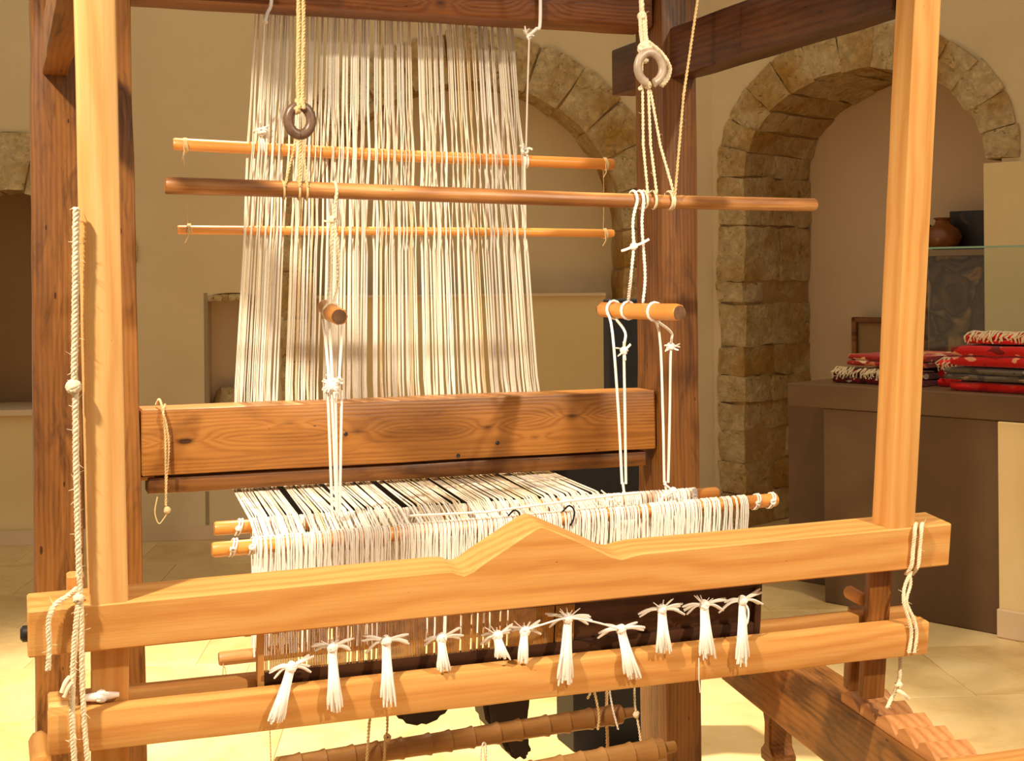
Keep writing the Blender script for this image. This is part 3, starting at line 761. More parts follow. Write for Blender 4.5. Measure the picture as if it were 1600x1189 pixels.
# lower bar: two boards with a groove between them for the reed
gl0 = bc(BP(75, 1133)); gr0 = bc(BP(1454, 961)); gb = bc(BP(75, 1192))[2]; gbr = bc(BP(1452, 1015))[2]
gz = (gl0[2] + gr0[2]) / 2; gzb = (gb + gbr) / 2; gx0, gx1 = gl0[0], gr0[0]
def bbeam(name, x0, x1, y0, y1, z0, z1, mat, parent=batten, grain='x', ch=.004, jit=.0006):
    c = bt((x0 + x1) / 2, (y0 + y1) / 2, (z0 + z1) / 2)
    if grain == 'x': return put(name, beam_mb(x1 - x0, y1 - y0, z1 - z0, ch, jit), mat, parent, frame_of(c, BX, BY, BZ), True, 30)
    return put(name, beam_mb(z1 - z0, x1 - x0, y1 - y0, ch, jit), mat, parent, frame_of(c, BZ, BX, BY), True, 30)
bbeam('lower_bar', gx0, gx1, 0, .034, gzb, gz, PINE)
bbeam('lower_bar_back', gx0 + .002, gx1 - .002, .058, .092, gzb + .01, gz + .003, PINE)
bbeam('bar_end_block', gx0 + .002, ul0 - .03, .034, .058, gzb + .006, gz + .001, PINE2)
bbeam('bar_end_block', ur1 + .04, gx1 - .002, .034, .058, gzb + .006, gz - .002, PINE)
# upright tenons below the upper bar, through the lower bar and down to the rack
for (x0, x1, zb, mt) in ((ul0 + .004, ul1 + .004, gzb - .06, PINE), (ur0 - .012, ur1 - .02, None, OLD)):
    if zb is None: zb = bc(BP(1372, 1088, .045))[2]
    bbeam('upright_tenon', x0, x1, .036, .056, zb, -bh + .03, mt, grain='z')
# reed
rx0 = bc(BP(402, 1030, .045))[0]; rx1 = bc(BP(1188, 960, .045))[0]
rzb = gz - .02; rzt = -bh + .02
reed = bbeam('reed', rx0, rx1, .044, .054, rzb, gz + .018, REEDW, ch=.002)
bbeam('reed_top_rib', rx0, rx1, .044, .054, -bh - .012, rzt, REEDW, reed, ch=.002)
bbeam('reed_end', rx1 - .014, rx1, .042, .056, rzb, rzt, REEDW, reed, grain='z', ch=.002)
bbeam('reed_end', rx0, rx0 + .012, .042, .056, rzb, rzt, PINE, reed, grain='z', ch=.002)
mb = MB(); n = 330; split = .60
for i in range(n):
    x = rx0 + .014 + (rx1 - rx0 - .03) * i / (n - 1)
    if i / n > split: continue
    if R.random() < .12: continue
    mb.box(x - .0006, x + .0006, .045, .050, gz, -bh)
tag(put('reed_dents', mb, DENT, reed, bfr(0, 0, 0)), kind='stuff')
bbeam('reed_board', rx0 + (rx1 - rx0) * .52, rx1 - .004, .053, .057, rzb, rzt, REEDW, reed, ch=.001)
# peg on the left end of the upper bar
p = BP(42, 990, .03)
put('peg', MB().tube([p + BX * .02, p - BX * .006, p - BX * .01], [.013, .013, .008], 12), IRON, batten, smooth=True)

# ------------------------------------------------------------------ warp
BW_ = .185
RODA = (LP(270, 226, BW_), LP(958, 257, BW_)); RODB = (LP(277, 358, BW_), LP(958, 365, BW_))
ra_r, rb_r = .0145, .0105
t = thing('lease_rod', RODA[0], 'thick orange cane rod threaded through the upper warp, uppermost of the two', 'rod', 'lease rods')
stick('cane', CANE, t, RODA[0], RODA[1], ra_r, ra_r, wob=.002)
t2 = thing('lease_rod', RODB[0], 'thin orange cane rod threaded through the warp below the brown pole', 'rod', 'lease rods')
stick('cane', CANE, t2, RODB[0], RODB[1], rb_r, rb_r, wob=.0015)
for tt, rod, rr, offs in ((t, RODA, ra_r, (.021, .975)), (t2, RODB, rb_r, (.02, .975))):
    for k in offs:
        c = rod[0].lerp(rod[1], k); ax = (rod[1] - rod[0]).normalized(); mbk = MB()
        for q in range(3):
            cc = c + ax * (q * .003 + .002)
            mbk.tube([cc + (LY * math.cos(a) + Z * math.sin(a)) * (rr + .0018) + ax * .002 * math.sin(a * 2) for a in [6.2832 * i / 12 for i in range(13)]], .0016, 5)
        mbk.tube([c - LY * (rr + .002), c - LY * (rr + .006) - Z * (rr + .008), c - LY * rr - Z * (rr + .022) - ax * .006], .0014, 4)
        put('string_binding', mbk, JUTE, tt, smooth=True)
# cross string joining the rods
for k in (.021, .975):
    a = RODA[0].lerp(RODA[1], k); b = RODB[0].lerp(RODB[1], k)
    tag(put('lease_string', MB().tube([a - Z * ra_r, a.lerp(b, .5) + LX * .002, b + Z * rb_r], .0007, 4), JUTE), 'thin brown string joining the ends of the two lease rods %s' % ('on the braided rope side' if k < .5 else 'on the stone arch side'), 'string')

warp = thing('warp', L(lc(LP(605, 600, BW_))[0], 0, lc(LP(605, 800, BW_))[2]), 'fan of cream warp threads hanging behind the top beam and running to the heddles', 'warp threads')
HB1, HB0 = -.44, -.34                # loom depth of front and rear heddle shafts
def on_rod(rod, p):                  # height of a rod at the loom position of p
    a0 = lc(rod[0])[0]; a1 = lc(rod[1])[0]; k = (lc(p)[0] - a0) / (a1 - a0); return rod[0].z + (rod[1].z - rod[0].z) * k
NW = 92; pos = 0; zt_turn = lz - .008
seq = []
for i in range(NW): seq.append(R.choice((.5, .7, .9, 1, 1.2, 1.6)))
tot = sum(seq); acc = 0
for i in range(NW):
    u = (acc + seq[i] / 2) / tot; acc += seq[i]
    if R.random() < .05: continue
    pxt = 400 + 402 * u + R.uniform(-2.5, 2.5); pyt = 24 + (49 - 24) * u
    pxm = 366 + 478 * u + R.uniform(-2.0, 2.0)
    a_t = LP(pxt, pyt, BW_ + .005); a_m = LP(pxm, 615, BW_ - .01)
    dirv = (a_t - a_m); up = a_t + dirv * ((2.42 - a_t.z) / dirv.z)
    side = 1 if i % 2 else -1
    mat = R.choices((CREAM, GREYY, TANY, COTTON), (5, 3.5, 1.2, 3))[0]
    if i in (55, 62): mat = CREAM
    k = {.5: 1, .7: 1, .9: 2, 1: 2, 1.2: 3, 1.6: 4}[seq[i]]
    mb = MB(); wpx = .0025
    hx_ = LP(388 + 548 * u + R.uniform(-3, 3), 812 - 40 * u, HB0)
    for j in range(k):
        off = LX * ((j - (k - 1) / 2) * wpx + R.uniform(-.0007, .0007))
        def at_z(z, bb):
            q = a_t + dirv * ((z - a_t.z) / dirv.z); a, b, _ = lc(q)
            return L(a, bb, z) + off + LX * R.uniform(-.0012, .0012)
        q = a_t.lerp(a_m, .3); zA = on_rod(RODA, q); q = a_t.lerp(a_m, .55); zB = on_rod(RODB, q)
        fr_ = -1 if (i + (j // 2)) % 2 else 1
        pts = [up + off, at_z(zA + .12, BW_ + R.uniform(-.004, .004)), at_z(zA, BW_ + fr_ * (ra_r + .002)), at_z((zA + zB) / 2, BW_ + R.uniform(-.003, .003)), at_z(zB, BW_ - fr_ * (rb_r + .002)),
               at_z(zB - .05, BW_ - fr_ * .004), at_z(1.15, BW_ - .004), at_z(mz1, BW_ - .01), at_z(zt_turn + .015, BW_ - .02)]
        a0_, b0_, _ = lc(pts[-1])
        pts += [L(a0_, BW_ - .035, zt_turn - .004), hx_ + off * 1.3 + Z * (R.uniform(-.004, .004) + .006), hx_ + off * 1.3 - LY * .10 - Z * .03]
        mb.tube(pts, R.uniform(.0013, .0019), 5)
    put('thread', mb, mat, warp, smooth=True)

# ------------------------------------------------------------------ heddle shafts
def heddle_shaft(label, u0, u1, l0, l1, r, px_a, px_b, n, b, tails):
    """u0,u1: ends of the upper stick; l0,l1: ends of the lower stick (world)"""
    t = thing('heddle_shaft', u0.lerp(u1, .5) - Z * .28, label, 'heddle shaft', 'heddle shafts')
    stick('upper_stick', CANE, t, u0, u1, r, r, wob=.001)
    if l0: stick('lower_stick', POLE, t, l0, l1, r * .95, r * .95, wob=.001)
    ax = (u1 - u0).normalized(); A0, A1 = lc(u0)[0], lc(u1)[0]
    a0 = lc(LP(px_a, 840, b))[0]; a1 = lc(LP(px_b, 800, b))[0]
    mb = MB()
    for i in range(n):
        a = a0 + (a1 - a0) * (i + R.uniform(-.3, .3)) / (n - 1)
        if R.random() < .04: continue
        k = (a - A0) / (A1 - A0); c = u0.lerp(u1, k); B0_, B1_ = lc(l0)[0], lc(l1)[0]; lo = l0.lerp(l1, (a - B0_) / (B1_ - B0_))
        rr = r + .002; th = R.uniform(.0013, .0021); sx = R.uniform(-.004, .004)
        drop = c.z - lo.z
        mb.tube([lo + LY * -rr + Z * .0 + LX * sx, lo.lerp(c, .45) - LY * (.003) + LX * (sx + R.uniform(-.003, .003)), c - LY * rr - Z * .02 + LX * R.uniform(-.0015, .0015), c - LY * rr, c - LY * rr * .7 + Z * rr * .72, c + Z * rr, c + LY * rr * .72 + Z * rr * .7, c + LY * rr, c + LY * rr * .6 - Z * .03, lo.lerp(c, .45) + LY * .004 + LX * sx, lo + LY * rr + LX * sx], th, 4)
    tag(put('heddle_loops', mb, COTTON, t, smooth=True), kind='stuff')
    for e in tails:
        c = u0.lerp(u1, e); mb = MB()
        for q in range(2):
            cc = c + ax * (q * .006)
            mb.tube([cc + (LY * math.cos(a_) + Z * math.sin(a_)) * (r + .002) + ax * .005 * math.sin(a_) for a_ in [6.2832 * i / 12 for i in range(13)]], .002, 5)
        knot_mb(mb, c - LY * (r + .004), .007, 2)
        put('end_binding', mb, COTTON, t, smooth=True)
    return t
hr = .0145
heddle_shaft('front heddle shaft, white string loops over a cane stick just behind the pine batten', LP(331, 858, HB1), LP(1213, 781, HB1), LP(342, 1029, HB1), LP(1150, 942, HB1), hr, 397, 1164, 250, HB1, (.03, .06, .955, .985))
heddle_shaft('rear heddle shaft, white string loops over a cane stick nearer the warp beam', LP(335, 826, HB0), LP(1121, 771, HB0), LP(380, 985, HB0), LP(1121, 915, HB0), hr * .95, 393, 1085, 225, HB0, (.04, .075, .94))
# tape across the front shaft, black ties, loose knots
fp = lambda px, py, b=HB1: LP(px, py, b)
tag(put('white_cord', MB().tube([fp(640, 806, HB1 - .02), fp(760, 800, HB1 - .02), fp(880, 784, HB1 - .02), fp(960, 774, HB1 - .02), fp(1000, 770, HB1 - .018)], .0028, 6), COTTON, smooth=True), 'white cord lying along the top of the front heddle loops', 'cord')
for px, lab in ((808, 'left of the peaked handle tip'), (893, 'right of the peaked handle tip')):
    mb = MB(); yt = 800 - (px - 808) * .08
    mb.tube(smooth_path([fp(px - 14, yt + 6, HB1 - .012), fp(px - 4, yt - 3, HB1 - .02), fp(px + 4, yt + 4, HB1 - .024), fp(px + 3, yt + 18, HB1 - .022), fp(px - 2, yt + 28, HB1 - .02)], 5), .0019, 6)
    tag(put('black_tie', mb, BLACKY, smooth=True), 'black yarn tie on the white heddle loops %s' % lab, 'yarn tie')

# front cross board of the loom resting on the low rails
c0 = ZP(1498, 1182, .54)
beam('front_board', PINE, frame_t, c0 - LX * 1.62 - LY * .11 - Z * .02, c0 + LX * .36 - LY * .11 - Z * .02, LY, .22, .04, .004)

# small blocks, knob and roller end seen behind the batten bars
x0, x1 = bc(BP(104, 920, .10))[0], bc(BP(132, 920, .10))[0]
bbeam('back_block', x0, x1, .086, .115, -bh - .02, bc(BP(118, 896, .10))[2], PINE, grain='z')
x0, x1 = bc(BP(1326, 1055, .10))[0], bc(BP(1352, 1055, .10))[0]
bbeam('back_wedge', x0, x1, .093, .12, bc(BP(1340, 1078, .10))[2], gz, OLD, grain='z')
p = BP(1350, 938, .06)
stick('knob', PINE, batten, p, p + BY * .055, .013, n=4, wob=.0003)
p = LP(63, 1184, -.12)
stick('roller', PINE, frame_t, p - LY * .05, p + LY * .12, .021, n=6, wob=.0003)


# top arms and cross bar the ropes hang from
for a0 in (a_left, 0.0):
    lbox('top_arm', a0 + .01, a0 + post_w - .01, -.50, PD, 2.28, 2.36, OLD, 'b')
lbox('top_cross_bar', a_left - .05, post_w + .05, -.44, -.37, 2.361, 2.42, OLD, 'a')

# ------------------------------------------------------------------ hanging gear
HP = -.40
pl0, pl1 = LP(258, 292, HP), LP(1275, 319, HP)
t = thing('hanging_pole', pl0, 'long brown wooden pole hung across the warp by ropes', 'pole')
stick('pole', POLE, t, pl0, pl1, .0165, .0145, wob=.003, n=20)
def pole_at(px):
    a0, a1 = lc(pl0)[0], lc(pl1)[0]; q = LP(px, 305, HP); k = (lc(q)[0] - a0) / (a1 - a0); return pl0.lerp(pl1, k)

def wrap(mb, c, r, th, turns=2, pitch=.006, ax=None):
    ax = ax or LX; sd = Z.cross(ax).normalized(); up_ = ax.cross(sd)
    mb.tube([c + (sd * math.cos(a) + up_ * math.sin(a)) * r + ax * (pitch * a / 6.2832 - pitch * turns / 2) for a in [6.2832 * i / 12 for i in range(12 * turns + 1)]], th, 6)

def ring_mb(c, R0, r, squash=1.0, openr=.0):
    mb = MB(); n = 26; secs = []
    for i in range(n + 1):
        a = openr + (6.2832 - 2 * openr) * i / n - 1.5708
        p = c + LX * math.cos(a) * R0 * squash + Z * math.sin(a) * R0
        rad = LX * math.cos(a) + Z * math.sin(a)
        secs.append([p + (rad * math.cos(k * .6283) * r * 1.15 + LY * math.sin(k * .6283) * r) for k in range(10)])
    return mb.loft(secs)

def hang_ring(px, py, R0, squash, label, openr, b=HP, mat=None, th_=.009):
    c = LP(px, py, b); t = thing('horn_ring', c - Z * R0, label, 'ring', 'rope rings'); put('ring', ring_mb(c, R0, th_, squash, openr), mat or HORN, t, smooth=True, sharp=60); return c
rc1 = hang_ring(468.5, 188, .0285, .8, 'dark horn ring knotted into the rope in front of the warp', .02, HP, HORN, .0092)
rc2 = hang_ring(1016, 106, .0335, .88, 'greyish horn ring knotted into the rope before the right post', .3, HP - .022, HORNG, .0085)

def rope(name, label, cat, build, mat=JUTE, group=None):
    mb = MB(); build(mb); o = put(name, mb, mat, None, smooth=True, sharp=60); return tag(o, label, cat, group)

def b_left(mb):
    for dx in (-2.5, 5):
        mb.twist(smooth_path([LP(468 + dx, -290, HP - .055), LP(468 + dx, -120, HP - .02), LP(469 + dx, 20, HP), LP(468 + dx, 110, HP), LP(468 + dx * .8, 150, HP - .006), LP(470 + dx, 170, HP - .012)], 5), .0045, 3, .02, 5)
    knot_mb(mb, LP(470, 160, HP), .014, 5, .32)
    knot_mb(mb, LP(464, 172, HP - .004), .010, 3, .34)
rope('hanging_rope', 'tan double rope tied to the dark horn ring before the warp', 'rope', b_left, JUTE, 'pole ropes')
def b_left2(mb):
    c = pole_at(468)
    for px, m in ((442, -8), (478, 3), (466, 0)):
        e = pole_at(px)
        mb.twist([rc1 - Z * .026 + LX * m * .0006, rc1.lerp(e, .5) + LX * .002, e - LY * .019 + Z * .006], .0026 if px != 466 else .0036, 2, .014, 5)
        wrap(mb, e, .0185, .0024, 1)
rope('pole_sling', 'thin tan cords running from the dark horn ring to the brown pole', 'cord', b_left2, JUTE, 'pole slings')
def b_right(mb):
    mb.twist([LP(999, -310, HP - .055), LP(1000, -150, HP - .02), LP(1002, 0, HP), LP(1004, 30, HP), LP(1006, 68, HP)], .006, 3, .026, 6, hair=14)
    for dx in (-4, 4): mb.twist([LP(1004 + dx, 24, HP - .004), LP(1005 + dx, 50, HP - .004), LP(1008 + dx, 74, HP - .006)], .0042, 3, .02, 5)
    knot_mb(mb, LP(1003, 25, HP), .011, 3, .36); knot_mb(mb, LP(1008, 76, HP - .004), .019, 6, .3); knot_mb(mb, LP(1006, 92, HP - .008), .012, 4, .34)
    mb.twist(smooth_path([LP(1012, 66, HP - .01), LP(1032, 82, HP), LP(1046, 104, HP + .0), LP(1043, 122, HP), LP(1034, 134, HP - .005)], 6), .0055, 3, .022, 5)
    mb.twist([LP(1003, 96, HP - .016), LP(1002, 118, HP - .016), LP(1004, 134, HP - .014)], .004, 3, .02, 5)
rope('hanging_rope', 'thick pale rope knotted above the greyish horn ring at the right post', 'rope', b_right, ROPEW, 'pole ropes')
def b_right2(mb):
    k0 = LP(1012, 133, HP - .012); knot_mb(mb, k0, .010, 4, .35); knot_mb(mb, LP(1001, 138, HP - .012), .006, 2, .4)
    for px0, px1 in ((1004, 1006), (1013, 1020), (1016, 1047)):
        e = pole_at(px1); s = LP(px0, 140, HP - .012)
        mb.twist([s, s.lerp(e, .5), e - LY * .02 + Z * .012], .0033, 2, .017, 5, hair=5)
        wrap(mb, e, .0195, .0028, 1 if px1 != 1047 else 2, .005)
rope('pole_sling', 'three pale cords running from the greyish horn ring down to the brown pole', 'cord', b_right2, ROPEW, 'pole slings')
def b_diag(mb):
    e = pole_at(1047); mb.twist([LP(1133, -310, HP - .055), LP(1090, 0, HP - .05), LP(1068, 150, HP - .04), e - LY * .024 + Z * .01], .0031, 2, .017, 5, hair=6)
rope('hanging_rope', 'single tan cord slanting from the right post top to the brown pole', 'rope', b_diag, JUTE, 'pole ropes')

ENDG = plain('weathered_end_grain', lin(104, 74, 50), .7, .5, 60, .3)
# short levers that carry the heddles
def lever(p0, p1, r, label):
    t = thing('heddle_lever', p0.lerp(p1, .5) - Z * r, label, 'lever', 'heddle levers')
    stick('lever', CANE, t, p0, p1, r, r * 1.06, wob=.0015, n=8)
    d = (p1 - p0).normalized()
    put('end_grain', MB().tube([p1 - d * .003, p1 + d * .0012, p1 + d * .002], [r * .93, r * .93, r * .6], 14), ENDG, t, smooth=True)
    put('end_grain', MB().tube([p0 + d * .003, p0 - d * .0012, p0 - d * .002], [r * .88, r * .88, r * .5], 14), ENDG, t, smooth=True)
    return t
lv0, lv1 = LP(507, 480, HP + .05), LP(530, 495, HP - .09)
lever(lv0, lv1, .0155, 'short wooden lever seen end-on before the warp')
LD = (lv1 - lv0).normalized()
rv0, rv1 = LP(940, 483, HP + .13), LP(1062, 489, HP - .15)
RD = (rv1 - rv0).normalized(); RN = RD.cross(Z).normalized()
if RN.y > 0: RN = -RN
lever(rv0, rv1, .0165, 'short wooden lever hanging before the right loom post')

def cordpath(mb, pts, r=.0034, tw=True):
    pts = smooth_path(pts, 4) if len(pts) > 2 else pts
    mb.twist(pts, r, 2, .016, 5) if tw else mb.tube(pts, r, 6)
def frill(mb, c, n, ln, r=.0022):
    for _ in range(n):
        d = Vector((R.uniform(-1, 1), R.uniform(-.8, .1), R.uniform(-.8, .8))).normalized()
        mb.tube([c, c + d * ln * .6, c + d * ln + Z * R.uniform(-.004, .004)], [r, r, r * .7], 5)
lvm = lv0.lerp(lv1, .5)
def b1(mb):
    e = pole_at(523); c = LP(520, 343, HP - .02); wrap(mb, e, .0185, .003, 1)
    cordpath(mb, [e - LY * .02, LP(523, 320, HP - .022), c]); knot_mb(mb, c, .009, 3, .35)
    mb.tube(smooth_path([c, LP(512, 346, HP - .025), LP(506, 345, HP - .025)], 4), .0022, 5)
    cordpath(mb, [c, LP(528, 385, HP - .02), LP(529, 440, HP - .01), lvm + Z * .017 + LX * .004])
    cordpath(mb, [c, LP(517, 400, HP - .02), LP(515, 450, HP - .01), lvm + Z * .016 - LX * .006], .0038)
    wrap(mb, lvm, .0175, .0028, 1, .006, LD)
rope('lever_cord', 'pale cord tying the end-on lever to the brown pole before the warp', 'cord', b1, ROPEW, 'lever cords')
def b2(mb):
    e = pole_at(990); c = LP(990, 385, HP - .02); wrap(mb, e, .0185, .0032, 1)
    m_ = rv0.lerp(rv1, .36)
    cordpath(mb, [e - LY * .018 - Z * .006, LP(989, 345, HP - .02), c, LP(986, 430, HP - .02), m_ + Z * .021], .0036)
    knot_mb(mb, c, .010, 4, .34)
    mb.tube(smooth_path([c, LP(978, 390, HP - .024), LP(971, 392, HP - .024)], 4), .003, 5); mb.tube(smooth_path([c, LP(1003, 380, HP - .03), LP(1014, 374, HP - .032)], 4), .003, 5)
    wrap(mb, m_, .019, .0032, 1, .006, RD)
    m2 = rv0.lerp(rv1, .55); e2 = pole_at(1000)
    wrap(mb, e2, .0188, .0034, 1); cordpath(mb, [e2 - LY * .022 - Z * .004, LP(1003, 350, HP - .024), LP(1008, 430, HP - .02), m2 + Z * .018], .0034)
rope('lever_cord', 'two white cords tying the right lever to the brown pole, one knotted', 'cord', b2, COTTON, 'lever cords')
# cords from the levers down to the heddle shafts
def b3(mb):
    k = LP(519, 602, HP - .02)
    for a, b in ((505, 514), (514, 519), (536, 530)): cordpath(mb, [lvm - Z * .014 + LX * ((a - 519) * .0013), LP((a + b) / 2, 540, HP - .01), LP(b, 594, HP - .02)], .003, False)
    knot_mb(mb, k, .017, 6, .3); frill(mb, k, 26, .024)
    for a, b in ((512, 519), (518, 526), (524, 527), (534, 531)): mb.tube([LP(a, 610, HP - .02), LP((a + b) / 2, 700, HP - .01), LP(b, 800, HP)], .0028, 6)
rope('white_cord', 'white cords with a frayed knot dropping from the end-on lever to the heddles', 'cord', b3, COTTON, 'heddle cords')
def b4(mb, pts):
    (x0, x1, xk, yk, xe, ye, k0) = pts
    a = rv0.lerp(rv1, k0); kn = LP(xk, yk, HP - .02)
    wrap(mb, a, .0195, .0034, 1, .006, RD)
    mb.tube(smooth_path([a + RN * .019, LP(x0, 520, HP - .024), LP((x0 + xe) / 2 , 640, HP - .02), LP(xe - 3, ye - 12, HP - .02)], 4), .0031, 6)
    mb.tube(smooth_path([a - Z * .019 - RN * .004, LP(x1, 520, HP - .015), kn, LP(x1 + (xe - x1) * .3, 640, HP - .02), LP(xe + 3, ye - 12, HP - .02)], 4), .0031, 6)
    knot_mb(mb, kn, .010, 4, .34); frill(mb, kn, 7, .020)
    mb.tube([LP(xe - 2, ye - 14, HP - .02), LP(xe, ye, HP - .02), LP(xe - 14, ye + 26, HP - .03)], .003, 6); mb.tube([LP(xe, ye, HP - .02), LP(xe + 9, ye + 22, HP - .03)], .003, 6)
rope('white_cord', 'white knotted cord pair under the inner end of the right lever', 'cord', lambda mb: b4(mb, (957, 977, 975, 548, 975, 768, .17)), COTTON, 'heddle cords')
rope('white_cord', 'white knotted cord pair under the outer end of the right lever', 'cord', lambda mb: b4(mb, (1030, 1049, 1048, 541, 1041, 766, .70)), COTTON, 'heddle cords')
for px, py, lab in ((955, 778, 'left of the inner cord pair'), (1052, 767, 'beside the outer cord pair')):
    def b5(mb): knot_mb(mb, LP(px, py, HP - .03), .009, 4, .35); frill(mb, LP(px, py, HP - .03), 6, .028)
    rope('shaft_knot', 'loose white knot on the heddle loops ' + lab, 'knot', b5, COTTON)

# hooks and strings that hold the upper lease rod
def hook(pts, label, k):
    t = thing('wire_hook', LP(*pts[-1], .17), label, 'hook', 'lease rod hooks')
    put('hook', MB().tube(smooth_path([L(lc(LP(*pts[0], .025))[0], .10, bz + .206), L(lc(LP(*pts[0], .025))[0], .045, bz + .208), L(lc(LP(*pts[0], .025))[0], .026, bz + .19)] + [LP(x, y, .025) for x, y in pts], 5), .0042, 8), WIRE, t, smooth=True)
    return t
hook([(424, -60), (424, 2), (418, 20), (414, 34)], 'white wire hook under the top beam at the warp side edge', 0)
hook([(844, -60), (844, 35), (838, 45), (828, 54)], 'white wire hook under the top beam by the stone arch', 1)
def b6(mb):
    knot_mb(mb, LP(414, 33, .03), .008, 3, .34); mb.tube([LP(413, 36, .03), LP(410, 120, .1), LP(407, 205, BW_ - .02)], .0022, 5)
    knot_mb(mb, LP(409, 205, BW_ - .02), .013, 5, .28); frill(mb, LP(407, 200, BW_ - .02), 6, .02)
    c = LP(409, 228, BW_); wrap(mb, c, .0175, .0025, 2)
rope('rod_string', 'white string from the hook at the warp edge to the upper lease rod', 'string', b6, COTTON, 'lease rod strings')
def b7(mb):
    knot_mb(mb, LP(827, 57, .03), .008, 3, .34); frill(mb, LP(822, 53, .03), 5, .02)
    mb.tube([LP(827, 58, .03), LP(824, 150, .1), LP(822, 236, BW_ - .02)], .0022, 5); knot_mb(mb, LP(820, 236, BW_ - .02), .012, 5, .28); frill(mb, LP(820, 232, BW_ - .02), 6, .02)
    c = LP(820, 251, BW_); wrap(mb, c, .0175, .0025, 2)
rope('rod_string', 'white string from the hook by the arch to the upper lease rod', 'string', b7, COTTON, 'lease rod strings')

# twine loop over the middle beam
def b8(mb):
    f_ = .028
    mb.twist(smooth_path([LP(244, 632, .10), LP(249, 624, .06), LP(254, 640, f_), LP(258, 680, f_), LP(259, 740, f_ - .01), LP(259, 790, f_)], 5), .0028, 2, .014, 5, hair=5)
    mb.twist(smooth_path([LP(258, 632, .08), LP(255, 645, f_ - .004), LP(260, 665, f_ - .004), LP(264, 700, f_), LP(260, 750, f_ - .01), LP(259, 790, f_)], 5), .0028, 2, .014, 5, hair=5)
    knot_mb(mb, LP(261, 797, f_), .009, 4, .34)
    mb.tube(smooth_path([LP(261, 802, f_), LP(256, 810, f_), LP(248, 818, f_), LP(242, 800, f_), LP(246, 776, f_)], 5), .0014, 5)
rope('twine_loop', 'tan twine loop hung over the left end of the middle beam', 'twine', b8, JUTE)

# braided rope beside the left batten upright
def b9(mb):
    y = -.012
    mb.twist([BP(119, 325, y), BP(118, 450, y), BP(116, 596, y)], .0055, 3, .022, 6, hair=26)
    knot_mb(mb, BP(115, 604, y), .013, 6, .34)
    mb.twist([BP(118, 610, y), BP(119, 720, y), BP(122, 840, y), BP(124, 900, y)], .0052, 3, .022, 6, hair=30)
rope('braided_rope', 'cream braided rope with a large knot hanging along the left pine upright', 'rope', b9, ROPEW)
def b10(mb):
    y = -.014
    mb.twist(smooth_path([BP(124, 900, y), BP(127, 960, y), BP(128, 1040, y), BP(131, 1120, y), BP(139, 1215, y)], 5), .0046, 3, .018, 5, hair=16)
    mb.twist(smooth_path([BP(124, 930, y), BP(118, 985, y), BP(114, 1050, y), BP(113, 1120, y), BP(117, 1215, y)], 5), .005, 3, .018, 5, hair=20)
    mb.twist(smooth_path([BP(120, 920, .02), BP(105, 932, -.006), BP(86, 945, y), BP(76, 970, y), BP(77, 1010, y), BP(75, 1047, y)], 5), .0046, 3, .018, 5, hair=12)
    for (a, b) in ((112, 1065), (108, 1058)): mb.tube(smooth_path([BP(a, b, y), BP(a - 6, b + 8, y - .01), BP(a - 12, b + 24, y - .012)], 4), .0035, 6)
    knot_mb(mb, BP(123, 935, y), .010, 4, .34)
rope('rope_tails', 'three loose cream rope tails hanging over the left ends of the batten bars', 'rope', b10, ROPEW)
def b10b(mb):
    knot_mb(mb, bt(bc(BP(158, 1108, .03))[0], .03, gz + .012), .012, 5, .3); 
    p = bt(bc(BP(158, 1108, .03))[0], .03, gz + .012); mb.tube([p - BX * .03, p, p + BX * .028], [.005, .009, .004], 6)
rope('cotton_scrap', 'scrap of white cotton lying in the groove of the lower batten bar', 'cotton scrap', b10b, COTTON)
# cords around the right ends of the bars
def b11(mb):
    y = -.007
    for x0 in (1427, 1437):
        mb.twist(smooth_path([BP(x0 - 2, 812, .09), BP(x0 + 4, 818, .03), BP(x0 + 3, 824, y), BP(x0, 855, y), BP(x0 - 3, 884, y), BP(x0 - 12, 897, .01)], 5), .0042, 3, .016, 5, hair=6)
    for dx in (0, 8): mb.twist(smooth_path([BP(1424 - dx * .3, 893, .0), BP(1414 + dx, 915, .0), BP(1412 + dx * .5, 940, -.004), BP(1420 + dx, 968, y), BP(1424 + dx, 990, y), BP(1420 + dx, 1020, y)], 5), .004, 3, .016, 5, hair=6)
    mb.twist(smooth_path([BP(1407, 1022, .05), BP(1406, 1050, .03), BP(1404, 1066, .02), BP(1396, 1085, .03), BP(1386, 1106, .02)], 5), .0042, 3, .016, 5, hair=6)
    knot_mb(mb, BP(1404, 1070, .02), .009, 3, .35); mb.tube(smooth_path([BP(1402, 1078, .02), BP(1412, 1084, .01), BP(1420, 1092, .01)], 4), .004, 6)
rope('binding_cord', 'cream cord lashed round the right ends of both batten bars', 'cord', b11, ROPEW)

